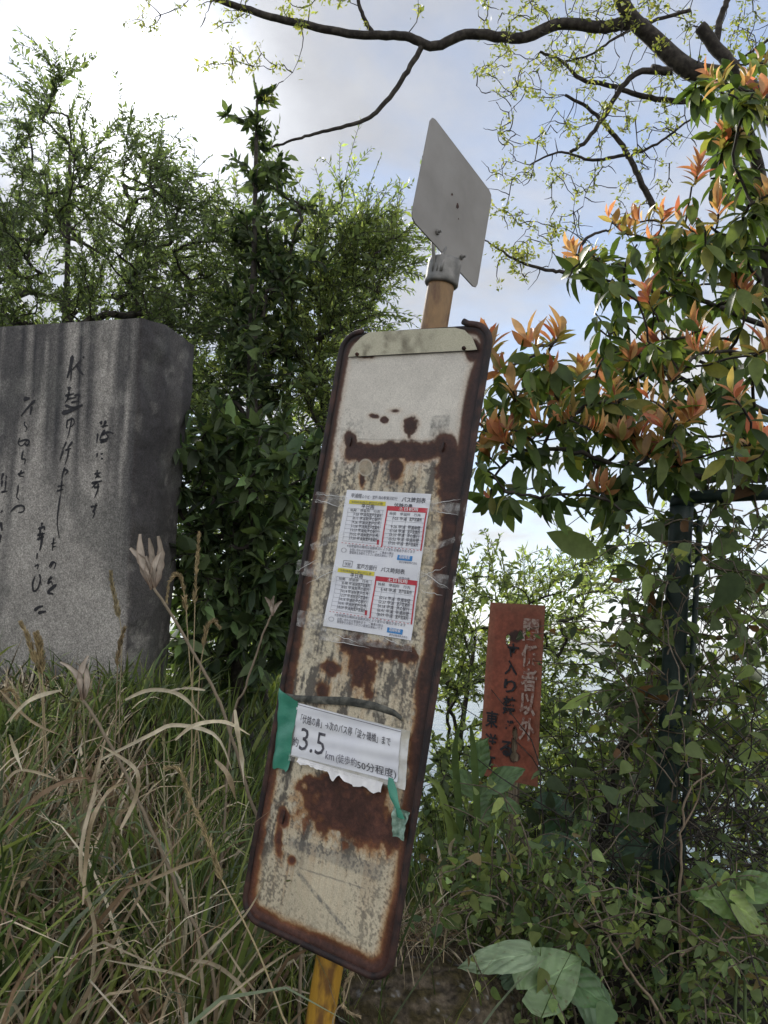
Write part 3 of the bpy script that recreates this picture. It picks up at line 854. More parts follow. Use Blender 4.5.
fl_ = Plane([(397, 803), (411, 811), (408, 838), (395, 834)], 0.011); s, t = np.meshgrid(np.linspace(0, 1, 16), np.linspace(0, 1, 24)); mb = MB()
mb.grid(fl_.pt(s, t + .12 * np.abs(s - .5), .006 * np.sin(s * 5 + t * 4) + .004 * (vnoise(s * 8, t * 10, seed=2) - .5))); MAT['flap'] = two_tone('pale_green_film', (0.10, 0.18, 0.14), (0.30, 0.42, 0.35), 60, .35, .65, .35, .6, .006); mb.build('tape_flap', MAT['flap'], panel)

# ------------------------------------------------------------------ leaf generator
def lens_template(ts, ws, fold=0.25, curve=0.25):
    v = [(0, 0, 0)]
    for t, wd in zip(ts, ws):
        z = -curve * t * t
        v += [(-wd, t, z + fold * wd), (0, t, z), (wd, t, z + fold * wd)]
    v.append((0, 1, -curve)); v = np.array(v, float); n = len(ts); f3 = [(0, 2, 1), (0, 3, 2)]; f4 = []
    for k in range(n - 1):
        a = 1 + 3 * k; b = a + 3; f4 += [(a, a + 1, b + 1, b), (a + 1, a + 2, b + 2, b + 1)]
    a = 1 + 3 * (n - 1); e = len(v) - 1; f3 += [(a, a + 1, e), (a + 1, a + 2, e)]
    return v, np.array(f3), (np.array(f4) if f4 else np.zeros((0, 4), int))


T_TINY = (np.array([(0, 0, 0), (-.18, .45, .05), (.18, .45, .05), (0, 1, -.12), (0, .45, -.02)]), np.array([(0, 4, 1), (0, 2, 4), (1, 4, 3), (4, 2, 3)]), np.zeros((0, 4), int))
T_MED = lens_template([.25, .6], [.17, .17], .3, .2)
T_LONG = lens_template([.18, .42, .68, .88], [.10, .17, .15, .07], .35, .32)
T_YOUNG = lens_template([.15, .35, .55, .75, .9], [.075, .13, .15, .11, .05], .5, .22)
T_HEART = lens_template([.04, .14, .30, .50, .70, .87], [.20, .33, .38, .31, .18, .07], .25, .3)


def leaves(mb, tpl, pos, dr, up, size, col, wid=1.0):
    v, f3, f4 = tpl; n = len(pos)
    if n == 0: return
    pos = np.asarray(pos, float); y = nrm(dr); x = nrm(np.cross(y, np.asarray(up, float))); z = np.cross(x, y)
    size = np.broadcast_to(np.asarray(size, float), (n,)); wid = np.broadcast_to(np.asarray(wid, float), (n,))
    W = pos[:, None] + size[:, None, None] * (v[None, :, 0:1] * wid[:, None, None] * x[:, None] + v[None, :, 1:2] * y[:, None] + v[None, :, 2:3] * z[:, None])
    base = mb.n; k = len(v); c = np.repeat(np.asarray(col, float), k, 0)
    mb.add(W.reshape(-1, 3), np.zeros((0, 3)), c)
    off = (np.arange(n) * k)[:, None, None] + base
    mb.f3.append((f3[None] + off).reshape(-1, 3))
    if len(f4): mb.f4.append((f4[None] + off).reshape(-1, 4))


def rvec(n, r=rng): return nrm(r.normal(size=(n, 3)))


def colmix(n, cols, wts, jit=0.25, r=rng):
    cols = np.array(cols, float); k = r.choice(len(cols), n, p=np.array(wts) / sum(wts)); return cols[k] * np.exp(r.normal(0, jit, (n, 1)))


def poly_sample(poly, n, r=rng):
    poly = np.array(poly, float); lo, hi = poly.min(0), poly.max(0); out = []
    while len(out) < n:
        p = r.uniform(lo, hi); c = False; j = len(poly) - 1
        for i in range(len(poly)):
            a, b = poly[i], poly[j]
            if (a[1] > p[1]) != (b[1] > p[1]) and p[0] < (b[0] - a[0]) * (p[1] - a[1]) / (b[1] - a[1]) + a[0]: c = not c
            j = i
        if c: out.append(p)
    return np.array(out)


def smooth_path(pts, n=None, jit=0.0, r=rng):
    pts = np.asarray(pts, float); m = len(pts); n = n or m * 6
    tt = np.linspace(0, m - 1, n); out = []
    for t in tt:
        i = min(int(t), m - 2); f = t - i
        p0, p1, p2, p3 = pts[max(i - 1, 0)], pts[i], pts[i + 1], pts[min(i + 2, m - 1)]
        out.append(0.5 * ((2 * p1) + (-p0 + p2) * f + (2 * p0 - 5 * p1 + 4 * p2 - p3) * f * f + (-p0 + 3 * p1 - 3 * p2 + p3) * f ** 3))
    out = np.array(out)
    if jit: out[1:-1] += r.normal(0, jit, (n - 2, 3))
    return out


class Skel:
    """branch skeleton: every target joins the nearest branch already grown"""
    def __init__(self, path, r=rng):
        self.p = [np.asarray(q, float) for q in path]; self.par = [i - 1 for i in range(len(path))]; self.paths = []; self.r = r
        self.main = list(range(len(path)))

    def grow(self, targets, seg=0.1, jit=0.15, bend=0.25, bias=None):
        base = self.p[0]; targets = np.asarray(targets, float)
        order = np.argsort(np.linalg.norm(targets - self.p[len(self.main) // 2], axis=1))
        for ti in order:
            t = targets[ti]; A_ = np.array(self.p); d = np.linalg.norm(A_ - t, axis=1)
            if bias is not None: d = d + bias * np.maximum(0, A_[:, 2] - t[2])
            i = int(np.argmin(d)); a = self.p[i]; dd = np.linalg.norm(t - a)
            if dd < 1e-4: continue
            k = max(5, int(dd / seg)); perp = rvec(1, self.r)[0] * bend * dd; ids = [i]
            for s_ in range(1, k + 1):
                f = s_ / k; q = a + (t - a) * f + perp * math.sin(f * math.pi) * .5 + (self.r.normal(0, jit * min(seg, dd / k) * .6, 3) if s_ < k else 0)
                self.p.append(q); self.par.append(ids[-1]); ids.append(len(self.p) - 1)
            self.paths.append(ids)

    def sprays(self, n, length=(.25, .5), up=.5, droop=.5, idx=None):
        A_ = np.array(self.p); r = self.r; cen = A_[self.main]
        pool = np.arange(len(self.main) // 2, len(A_)) if idx is None else idx; out = []
        for i in r.choice(pool, n):
            a = A_[i]; o = a - cen[np.argmin(np.abs(cen[:, 2] - a[2]))]; o[2] *= .3
            d = nrm(nrm(o + 1e-6) * .55 + rvec(1, r)[0] * .6 + np.array([0, 0, up])); ln = r.uniform(*length); k = 7; ids = [int(i)]; q = a; sidev = rvec(1, r)[0]
            for s_ in range(k):
                d = nrm(d + np.array([0, 0, -droop * (s_ + 1) / k * .35]) + sidev * .05); q = q + d * ln / k
                self.p.append(q); self.par.append(ids[-1]); ids.append(len(self.p) - 1)
            self.paths.append(ids); out.append(ids)
        return out

    def mesh(self, mb, tip=0.0025, power=0.45, n=5, maxr=1.0, mainr=None):
        cnt = np.zeros(len(self.p)); has = np.zeros(len(self.p), bool)
        for i in range(len(self.p)):
            if self.par[i] >= 0: has[self.par[i]] = True
        cnt[~has] = 1
        for i in range(len(self.p) - 1, -1, -1):
            if self.par[i] >= 0: cnt[self.par[i]] += cnt[i]
        rad = np.minimum(tip * np.maximum(cnt, 1) ** power, maxr)
        if mainr is not None: rad[self.main] = np.maximum(rad[self.main], np.linspace(mainr[0], mainr[1], len(self.main)))
        A_ = np.array(self.p)
        mb.tube(A_[self.main], rad[self.main], max(n, 8))
        for ids in self.paths:
            rr_ = rad[ids].copy(); rr_[0] = min(rr_[0], rr_[1] * 1.25); mb.tube(A_[ids], rr_, n, cap=False)


def twig_leaves(sk, per, frac, size, spread=0.9, droop=0.2, paths=None, r=rng, sj=0.3):
    """leaf positions along the outer part of every path"""
    Pp, Dd = [], []
    A_ = np.array(sk.p)
    for ids in (paths or sk.paths):
        pts = A_[ids]; m = len(pts)
        nn = r.poisson(per) if not callable(per) else per(pts)
        if nn <= 0: continue
        t = (1 - frac * r.random(nn) ** 1.0) * (m - 1); i = np.clip(t.astype(int), 0, m - 2); f = (t - i)[:, None]
        Pp.append(pts[i] * (1 - f) + pts[i + 1] * f); tan = nrm(pts[i + 1] - pts[i])
        Dd.append(nrm(tan * .7 + rvec(nn, r) * spread + np.array([0, 0, -droop])))
    Pp = np.concatenate(Pp); Dd = np.concatenate(Dd); n = len(Pp)
    return Pp, Dd, size * np.exp(r.normal(0, sj, n))


# --------------------------------------------------------- background shrubs and trees
def shrub_tree(name, label, cat, base, top, poly, drange, ntg, per, size, cols, wts, tpl=T_TINY, group=None, seg=.12, spread=.9, droop=.1, tip=.002, mainr=(.03, .006),
               frac=.8, extra=None, mat='leaf', bark='bark', side=0, upn=.6, seed=1, jit=.3, spr=0, spl=(.25, .5), spn=16, ssz=None):
    r = np.random.default_rng(seed)
    base = np.asarray(base, float); base[2] = float(ground_h(base[0], base[1])) - 0.05
    path = smooth_path([base, base * .6 + top * .4 + r.normal(0, .06, 3), top], 14)
    px = poly_sample(poly, ntg, r); d = r.uniform(*drange, ntg)
    tg = PV(px[:, 0], px[:, 1], d)
    if extra is not None: tg = np.concatenate([tg, extra])
    sk = Skel(path, r); sk.grow(tg, seg, .15, .25, bias=.6)
    if side:      # extra short side twigs
        A_ = np.array(sk.p); idx = r.choice(np.arange(len(sk.main), len(A_)), side); dirs = rvec(side, r) * .8 + nrm(A_[idx] - A_[[max(sk.par[i], 0) for i in idx]])
        sk2 = A_[idx] + nrm(dirs) * r.uniform(.08, .22, (side, 1)) ; sk.grow(sk2, .06, .1, .2)
    npath = len(sk.paths); sp = sk.sprays(spr, spl) if spr else []
    if name == 'spire_tree': sp += sk.sprays(34, (.05, .13), idx=np.array(sk.main[-5:]))
    root = empty(name, base); tag(root, label, cat, group)
    mbk = MB(); sk.mesh(mbk, tip, .45, 4, mainr=mainr); mbk.build('branches', MAT[bark], root)
    Pp, Dd, sz = twig_leaves(sk, per, frac, size, spread, droop, r=r, paths=sk.paths[:npath])
    if sp:
        A_ = np.array(sk.p); P3, D3 = [Pp], [Dd]
        for ids in sp:
            pts = A_[ids]; t = np.linspace(.12, 1, spn) * (len(pts) - 1.001) + r.normal(0, .08, spn); t = np.clip(t, 0, len(pts) - 1.001); i = t.astype(int); f = (t - i)[:, None]
            tan = nrm(pts[i + 1] - pts[i]); sd_ = nrm(np.cross(tan, rvec(1, r)[0])); sg = np.where(np.arange(spn) % 2 == 0, 1, -1)[:, None]
            P3.append(pts[i] * (1 - f) + pts[i + 1] * f); D3.append(nrm(tan * .8 + sd_ * sg * .75 + rvec(spn, r) * .35))
        Pp, Dd = np.concatenate(P3), np.concatenate(D3); sz = np.concatenate([sz, (ssz or size) * np.exp(r.normal(0, .25, len(Pp) - len(sz)))])
    up = nrm(rvec(len(Pp), r) + np.array([0, 0, upn])); ml = MB()
    leaves(ml, tpl, Pp, Dd, up, sz, colmix(len(Pp), cols, wts, jit, r), r.uniform(.8, 1.25, len(Pp))); ml.build('foliage', MAT[mat], root)
    return root


G_D, G_M, G_L, G_Y = (0.07, 0.10, 0.052), (0.12, 0.165, 0.075), (0.18, 0.235, 0.095), (0.24, 0.29, 0.10)
# A: fine leaved tree behind the monument, upper left
shrub_tree('fine_leaved_tree', 'airy tree of small grey-green leaves rising behind the stone monument', 'tree', P(40, 700, 6.4), P(70, 150, 6.0),
           [(-40, 250), (0, 215), (25, 120), (50, 60), (62, 90), (75, 130), (95, 150), (125, 105), (140, 150), (180, 150), (195, 190), (225, 230), (245, 290), (215, 330), (200, 420), (-40, 420)],
           (5.0, 7.2), 330, 24, .036, [G_D, G_M, G_L], [4, 5, 1], seed=3, side=150, spr=1900, spl=(.2, .5), spn=24, ssz=.042, tip=.0022, mainr=(.06, .012))
shrub_tree('fine_leaved_tree', 'small-leaved tree filling the gap between the monument and the leaning bus sign', 'tree', P(300, 760, 6.0), P(285, 200, 5.9),
           [(190, 330), (205, 250), (240, 200), (255, 180), (290, 230), (330, 235), (375, 240), (385, 270), (360, 320), (345, 400), (320, 520), (300, 640), (200, 660), (185, 500)],
           (5.0, 6.6), 260, 22, .036, [G_D, G_M, G_L, G_Y], [2, 5, 2.5, 1], seed=4, side=120, spr=1300, spl=(.2, .45), spn=22, ssz=.040, tip=.002, mainr=(.05, .01))
# B: dark column with a spire of larger leaves
shrub_tree('spire_tree', 'dark leafy spire poking into the sky beside the sun glare', 'tree', P(262, 760, 5.0), P(257, 100, 4.9),
           [(248, 200), (252, 100), (262, 98), (270, 160), (290, 200), (322, 178), (300, 230), (300, 330), (285, 420), (225, 420), (232, 300), (240, 240)],
           (4.7, 5.4), 110, 11, .065, [G_D, (0.03, .055, .025), G_M], [4, 2, 3], tpl=T_MED, seed=5, side=140, spr=150, spl=(.06, .16), spn=7, ssz=.06, tip=.003, mainr=(.04, .006), mat='leaf_gloss')
# C: willowy light shrub with arching sprays
shrub_tree('willowy_shrub', 'willowy shrub with thin arching sprays against the cloud, left of the pole', 'shrub', P(330, 800, 5.4), P(318, 300, 5.3),
           [(300, 420), (295, 260), (320, 200), (345, 185), (355, 225), (420, 240), (415, 255), (390, 262), (375, 310), (360, 340), (340, 420)],
           (5.0, 5.8), 110, 18, .04, [G_M, G_L, G_Y], [3, 4, 2], seed=6, side=60, spr=420, spl=(.25, .55), spn=22, tip=.0018, mainr=(.025, .006), droop=.0)
# D: dark broad leaved shrub right of monument
shrub_tree('broad_leaved_shrub', 'dark broad-leaved shrub right beside the stone monument', 'shrub', P(235, 760, 4.3), P(235, 470, 4.2),
           [(178, 690), (172, 470), (200, 430), (245, 420), (290, 430), (322, 440), (312, 520), (300, 600), (285, 680)],
           (3.9, 4.9), 230, 13, .09, [G_D, (0.05, .085, .045), G_M, (.14, .22, .09)], [4, 2, 3, 1.6], tpl=T_MED, seed=7, side=240, tip=.003, mainr=(.04, .01), mat='leaf_gloss', upn=1.2, droop=.3)
# E: light shrubs behind the red sign
shrub_tree('sprawling_shrub', 'light green small-leaved shrub spreading behind the red notice board', 'shrub', P(470, 850, 3.9), P(475, 640, 3.9),
           [(430, 780), (440, 610), (455, 575), (480, 560), (500, 580), (545, 560), (600, 545), (640, 560), (625, 590), (590, 600), (575, 635), (560, 650), (555, 700), (560, 760), (600, 790), (560, 830), (440, 840)],
           (3.5, 4.4), 230, 20, .032, [G_M, G_L, G_Y], [3, 4, 2.5], seed=8, side=100, spr=600, spl=(.15, .35), spn=20, tip=.0015, mainr=(.02, .006))
shrub_tree('sprawling_shrub', 'yellow-green bush low at the cliff edge between red notice and fence post', 'shrub', P(610, 880, 3.5), P(610, 770, 3.5),
           [(545, 830), (550, 745), (580, 715), (600, 690), (640, 700), (660, 720), (665, 800), (660, 850), (600, 860)],
           (3.1, 3.8), 120, 16, .04, [G_M, G_L, G_Y], [3, 4, 3], seed=9, side=60, spr=160, spl=(.12, .3), spn=14, tip=.0016, mainr=(.015, .006))

shrub_tree('thicket_bush', 'dim olive bush filling the lower right behind the fence wire', 'shrub', P(680, 1000, 3.4), P(680, 800, 3.4),
           [(560, 960), (600, 860), (650, 780), (700, 740), (768, 700), (800, 800), (800, 1000), (560, 1010)],
           (3.0, 4.0), 210, 15, .05, [G_D, G_M, (.14, .15, .06), G_L, G_Y], [3, 3, 2, 2, 1.2], seed=10, side=200, tip=.0022, mainr=(.02, .006))
shrub_tree('thicket_bush', 'low leafy bush between the bus sign edge and the red notice', 'shrub', P(450, 960, 3.2), P(450, 820, 3.2),
           [(415, 920), (425, 790), (450, 750), (490, 780), (540, 800), (560, 880), (520, 920)],
           (2.9, 3.7), 170, 16, .045, [G_D, G_M, G_L], [3, 4, 2], seed=12, side=160, tip=.002, mainr=(.015, .006))

# ------------------------------------------------------------------ overhead deciduous tree
r = np.random.default_rng(21)
DT = 4.6
tb = P(1000, 760, 5.2); tb[2] = float(ground_h(tb[0], tb[1])) - .1
limb = [tb, P(960, 420, 5.0), P(850, 200, 4.7), P(768, 108, 4.6), P(730, 80, 4.6), P(690, 70, 4.6), P(655, 40, 4.6), P(625, 8, 4.55), P(600, -60, 4.5)]
root = empty('overhanging_tree', tb); tag(root, 'bare-limbed tree with sparse fresh yellow-green leaves overhanging the top of the view', 'tree')
sk = Skel(smooth_path(limb, 60), r)
mbk = MB(); lp = smooth_path(limb, 60)
mbk.tube(lp, np.interp(np.linspace(0, 8, 60), [0, 1, 2, 3, 4, 5, 6, 7, 8], [.22, .17, .105, .066, .060, .056, .050, .043, .036]), 12)
mains = [  # (pixels, depths, r0, r1)
    ([(652, 38), (640, 24), (622, 24), (600, 27), (560, 24), (520, 38), (470, 34), (432, 46), (405, 36), (360, 35), (310, 26), (262, 14), (225, 2), (190, -12)], 4.6, .042, .018),
    ([(425, 42), (408, 70), (384, 105), (362, 121), (330, 130), (300, 138), (272, 147)], 4.6, .018, .006),
    ([(372, 32), (362, 14), (356, -10)], 4.6, .014, .01),
    ([(652, 68), (672, 72), (640, 72), (620, 90), (605, 115), (585, 142), (570, 152)], 4.55, .022, .01),
    ([(768, 105), (735, 70), (700, 27)], 4.2, .040, .034),
    ([(716, 45), (722, 15), (735, -10), (760, -15)], 4.2, .02, .012),
    ([(690, 102), (650, 98), (610, 86), (580, 78), (560, 60), (540, 52)], 4.7, .018, .008),
    ([(655, 210), (640, 180), (625, 150), (608, 128), (590, 110), (565, 95)], 5.0, .022, .009),
    ([(625, 155), (590, 160), (560, 152), (530, 165)], 5.0, .012, .005), ([(626, 158), (660, 142), (690, 120), (720, 105)], 5.0, .010, .005),
    ([(570, 272), (548, 270), (520, 262), (500, 250), (485, 240)], 4.3, .012, .004), ([(575, 275), (585, 240), (610, 230)], 4.3, .012, .006),
    ([(690, 10), (650, 22), (620, 35), (590, 55), (560, 62)], 4.8, .012, .005), ([(768, 40), (740, 60), (720, 80)], 4.4, .008, .005)]
for px, d, r0, r1 in mains:
    q = smooth_path([P(x, y, d + .0) for x, y in px], len(px) * 6, .0025, r)
    mbk.tube(q, np.linspace(r0, r1, len(q)), 8)
    s0 = len(sk.p)
    for i_, p_ in enumerate(q): sk.p.append(p_); sk.par.append(-1 if i_ == 0 else s0 + i_ - 1)
tg = []
for poly, n_, dr in (([(480, -20), (768, -20), (768, 60), (700, 110), (660, 200), (640, 250), (560, 270), (500, 250), (480, 200), (500, 120), (470, 90)], 190, (4.2, 5.3)),
                     ([(470, -10), (640, -10), (600, 90), (470, 85)], 50, (4.3, 5)), ([(85, 20), (160, -10), (420, -20), (420, 35), (300, 30), (260, 60), (250, 80), (180, 70), (140, 30)], 46, (4.4, 4.8)),
                     ([(210, 60), (280, 55), (300, 110), (240, 100)], 9, (4.5, 4.7)), ([(485, 210), (560, 215), (560, 290), (500, 290)], 24, (4.2, 4.6)), ([(650, 90), (768, 0), (768, 110)], 30, (4.3, 5.2))):
    q = poly_sample(poly, n_, r); tg.append(PV(q[:, 0], q[:, 1], r.uniform(*dr, n_)))
sk.grow(np.concatenate(tg), .09, .2, .35); nleaf = len(sk.paths)
q = poly_sample([(480, -20), (768, -20), (768, 60), (700, 150), (640, 290), (520, 290), (480, 200)], 260, r); sk.grow(PV(q[:, 0], q[:, 1], r.uniform(4.2, 5.4, 260)), .09, .15, .3)
A_ = np.array(sk.p); mt = mbk
for ids in sk.paths: mt.tube(A_[ids], np.linspace(.0038, .0013, len(ids)), 4, cap=False)
mt.build('branches', MAT['bark'], root)
Pp, Dd = [], []
for ids in sk.paths[:nleaf]:
    if r.random() < .08: continue
    pts = A_[ids]
    for c_ in range(r.integers(2, 5)):
        k = r.integers(max(1, len(pts) // 2), len(pts)); ctr = pts[k]; nn = r.integers(4, 9)
        Pp.append(np.repeat(ctr[None], nn, 0) + r.normal(0, .018, (nn, 3))); Dd.append(rvec(nn, r) + np.array([0, 0, -.3]))
Pp, Dd = np.concatenate(Pp), np.concatenate(Dd); n_ = len(Pp); ml = MB()
leaves(ml, T_TINY, Pp, Dd, rvec(n_, r), .028 * np.exp(r.normal(0, .25, n_)), colmix(n_, [(.24, .27, .07), (.33, .33, .11), (.16, .19, .06)], [4, 3, 2], .2, r), r.uniform(.9, 1.4, n_))
ml.build('foliage', MAT['leaf_soft'], root)

# ------------------------------------------------------------------ orange tipped evergreen, right
r = np.random.default_rng(31)
eb = P(850, 1010, 2.7); eb[2] = float(ground_h(eb[0], eb[1])) - .05
root = empty('evergreen_tree', eb); tag(root, 'glossy evergreen tree with orange young leaf tufts on the right', 'tree')
poly = [(692, 75), (768, 50), (768, 470), (720, 500), (690, 480), (650, 512), (600, 540), (520, 520), (478, 500), (470, 450), (480, 385), (540, 335), (590, 350), (600, 320), (560, 285), (552, 262), (600, 222), (660, 210), (700, 215), (680, 150)]
q = poly_sample(poly, 140, r)
tgr = PV(q[:, 0], q[:, 1], r.uniform(1.9, 2.9, len(q)))
q2 = poly_sample([(700, 90), (768, 60), (768, 480), (640, 480), (560, 440), (600, 350), (700, 220)], 46, r); tgr = np.concatenate([tgr, PV(q2[:, 0], q2[:, 1], r.uniform(1.9, 2.9, len(q2)))])
young = [(490, 350, 2.05), (515, 400, 1.95), (545, 370, 1.9), (570, 420, 1.95), (510, 430, 1.95), (590, 430, 1.9), (580, 375, 2.2), (630, 360, 2.2), (650, 400, 1.9), (700, 330, 2.1), (690, 420, 1.85), (750, 445, 1.8), (630, 235, 2.4), (685, 225, 2.4), (655, 245, 2.4), (556, 340, 2.0), (533, 345, 1.95), (502, 372, 2.0), (556, 395, 2.05), (575, 270, 2.4), (590, 262, 2.4), (640, 222, 2.5), (662, 218, 2.5), (612, 222, 2.45), (672, 382, 1.95), (736, 400, 1.7), (765, 350, 1.8), (716, 80, 2.2), (745, 85, 2.2),
         (760, 100, 2.2), (742, 130, 2.2), (532, 440, 2.0), (560, 418, 2.1), (592, 398, 2.15), (612, 392, 2.2), (745, 305, 2.1), (738, 288, 2.1), (497, 440, 2.1), (640, 440, 2.0), (768, 195, 2.0), (545, 425, 2.0), (620, 405, 2.3), (603, 380, 2.3), (488, 455, 2.15), (700, 245, 2.4), (725, 255, 2.3)]
ty = np.array([P(*t) for t in young]); ex = r.choice(len(tgr), 34, replace=False); ty = np.concatenate([ty, tgr[ex]]); tgr = np.delete(tgr, ex, 0)
sk = Skel(smooth_path([eb, P(820, 700, 2.6), P(790, 520, 2.5), P(775, 330, 2.5), P(760, 180, 2.5), P(740, 110, 2.4)], 36), r)
lims = [[(785, 480), (700, 478), (640, 470), (580, 452), (520, 450)], [(782, 420), (720, 395), (660, 370), (600, 330)], [(775, 330), (700, 300), (640, 290), (600, 280)], [(770, 250), (720, 240), (665, 240)]]
for lm in lims:
    qq = smooth_path([P(x, y, 2.5 - .1 * i_) for i_, (x, y) in enumerate(lm)], 24, .006, r); s0 = len(sk.p)
    for i_, p_ in enumerate(qq):
        sk.p.append(p_); sk.par.append(int(np.argmin(np.linalg.norm(np.array(sk.p[:36]) - p_, axis=1))) if i_ == 0 else s0 + i_ - 1)
    sk.paths.append(list(range(s0, s0 + 24)))
sk.grow(np.concatenate([tgr, ty]), .09, .15, .25, bias=.5)
mbk = MB(); sk.mesh(mbk, .0028, .42, 6, mainr=(.05, .015)); mbk.build('branches', MAT['bark'], root)
A_ = np.array(sk.p); ends = {tuple(np.round(A_[ids[-1]], 5)): (A_[ids[-1]], nrm(A_[ids[-1]] - A_[ids[-2]])) for ids in sk.paths}
isy = {tuple(np.round(t, 5)) for t in ty}
gp_, gd_, gu_, gs_, yp_, yd_, yu_, ys_, yf_ = [], [], [], [], [], [], [], [], []
for key, (p_, tn) in ends.items():
    y_ = key in isy; nn = r.integers(4, 7) if y_ else r.integers(8, 13)
    axis = nrm(tn + np.array([0, 0, .35])); ref = nrm(np.cross(axis, [0.31, .2, .9])); bb = np.cross(axis, ref); ph = r.random() * 6.28
    for k in range(nn):
        a = ph + k * 2.4; el = r.uniform(-.5, .35); out = math.cos(a) * ref + math.sin(a) * bb
        gp_.append(p_ - axis * r.uniform(.0, .07) - (axis * .05 if y_ else 0)); gd_.append(out + axis * el + np.array([0, 0, -.28 - .5 * r.random()])); gu_.append(axis + np.array([0, 0, .8])); gs_.append(r.uniform(.05, .095))
    if y_:
        ny = r.integers(9, 17); ysc = r.uniform(.6, 1.0)
        for k in range(ny):
            a = ph + k * 2.4; out = math.cos(a) * ref + math.sin(a) * bb; f = k / ny
            yp_.append(p_ - axis * .03 + axis * .06 * f); yd_.append(out * (.95 - .6 * f) + nrm(axis * .35 + np.array([0, 0, .8])) * (.55 + .8 * f)); yu_.append(nrm(axis - out * .3)); yf_.append(f + r.normal(0, .08)); ys_.append(ysc * r.uniform(.045, .095)); yu_[-1] = nrm(yu_[-1] + r.normal(0, .35, 3)); yd_[-1] = yd_[-1] + r.normal(0, .22, 3)
ml = MB(); n_ = len(gp_)
gc = colmix(n_, [(.05, .08, .03), (.085, .13, .04), (.14, .185, .055), (.22, .22, .06)], [3, 5, 4, 1], .22, r)
leaves(ml, T_LONG, np.array(gp_), np.array(gd_), np.array(gu_), np.array(gs_), gc, r.uniform(.95, 1.3, n_)); ml.build('foliage', MAT['leaf_gloss'], root)
ml = MB(); n_ = len(yp_)
yc = colmix(n_, [(.56, .27, .13), (.54, .36, .16), (.48, .18, .11), (.38, .34, .11), (.58, .40, .22)], [4, 4, 2, 2, 2], .2, r); fy = np.clip((.28 - np.array(yf_)) * 5, 0, 1)[:, None]; yc = yc * (1 - fy) + fy * np.array([.26, .27, .07])
leaves(ml, T_YOUNG, np.array(yp_), np.array(yd_), np.array(yu_), np.array(ys_), yc, r.uniform(.85, 1.2, n_)); yl = ml.build('young_leaves', MAT['leaf_young'], root); yl['label'] = 'tufts of orange young leaves'

# ------------------------------------------------------------------ fence with creeper
fb = P(655, 1010, 2.35); fb[2] = float(ground_h(fb[0], fb[1])) - .1
fence = empty('wire_fence', fb); tag(fence, 'dark green wire fence with post and top rail, overgrown by creepers', 'fence')
ptp = P(682, 500, 2.3)
mb = MB(); mb.tube(smooth_path([fb, 0.5 * (fb + ptp), ptp], 12), .034, 14); mb.build('post', MAT['fence'], fence)
rl = [P(690, 497.5, 2.28), P(768, 493.5, 2.2), P(980, 483, 2.05)]
mb = MB(); mb.tube(rl, .0195, 12); mb.tube([ptp - np.array([0, 0, .02]), ptp + np.array([0, 0, .012])], [.036, .03], 14); mb.build('top_rail', MAT['fence'], fence)
sd = nrm(rl[1] - rl[0])
mb = MB(); o0 = fb + sd * .05; o1 = ptp + sd * .05 - np.array([0, 0, .05])
mb.tube([o0, o1], .009, 4)
for k in range(26): q_ = o0 + (o1 - o0) * (k + .5) / 26; mb.tube([q_ - sd * .028, q_ + sd * .004], .004, 5)
mb.build('tie_strip', MAT['fence'], fence)
mb = MB(); W_ = 1.0; H_ = np.linalg.norm(ptp - fb) - .1; upv = nrm(ptp - fb); cell = .075
for k in range(int((W_ + H_) / cell)):
    for sg in (1, -1):
        x0 = k * cell - H_ if sg > 0 else k * cell; pts = []
        for t in np.linspace(0, H_, 16):
            x_ = x0 + sg * t
            if 0.03 <= x_ <= W_: pts.append(fb + sd * x_ + upv * (t + .05) + np.array([0, .002 * sg, 0]))
        if len(pts) > 2: mb.tube(pts, .0016, 4, cap=False)
mb.build('wire_mesh', MAT['wire'], fence)

# creeper and tangle on fence
def tangle(name, label, cat, polys, drange, nst, nlf, lsize, tpl, cols, wts, seed, stemr=.0025, kind=None, mat='leaf_soft', stemmat='bark_pale', per=5, hang=.25, lfj=.3, group=None, length=(.25, .7), vert=.5):
    r = np.random.default_rng(seed); q = poly_sample(polys, nst, r); st = PV(q[:, 0], q[:, 1], r.uniform(*drange, nst))
    base = st.mean(0); base[2] = float(ground_h(base[0], base[1])); root = empty(name, base); tag(root, label, cat, group, kind)
    mbs = MB(); Pp, Dd = [], []
    for s_ in st:
        ln = r.uniform(*length); dr = nrm(rvec(1, r)[0] + np.array([0, 0, vert])); n_ = 8; pts = [s_]
        for k in range(n_): dr = nrm(dr + rvec(1, r)[0] * .28 + np.array([0, 0, -hang * k / n_])); pts.append(pts[-1] + dr * ln / n_)
        pts = np.array(pts); mbs.tube(pts, np.linspace(stemr, stemr * .45, n_ + 1), 4, cap=False)
        for k in range(r.poisson(per)):
            i_ = r.integers(1, n_ + 1); Pp.append(pts[i_] + r.normal(0, .01, 3)); Dd.append(rvec(1, r)[0] + np.array([0, 0, -.3]))
    mbs.build('stems', MAT[stemmat], root)
    if Pp:
        ml = MB(); n_ = len(Pp); pp_, dd_, uu_, sz_, cc_ = np.array(Pp), np.array(Dd), nrm(rvec(n_, r) + np.array([0, -.5, .6])), lsize * np.exp(r.normal(0, lfj + .1, n_)), colmix(n_, cols, wts, .35, r); kind_ = r.random(n_)
        for lo_, hi_, tp_, k_ in ((0, .5, tpl, 1.0), (.5, .8, T_MED, 1.1), (.8, 1.01, T_LONG, 1.15)):
            m_ = (kind_ >= lo_) & (kind_ < hi_); leaves(ml, tp_, pp_[m_], dd_[m_], uu_[m_], sz_[m_] * k_, cc_[m_], r.uniform(.8, 1.4, m_.sum()))
        ml.build('leaves', MAT[mat], root)
    return root


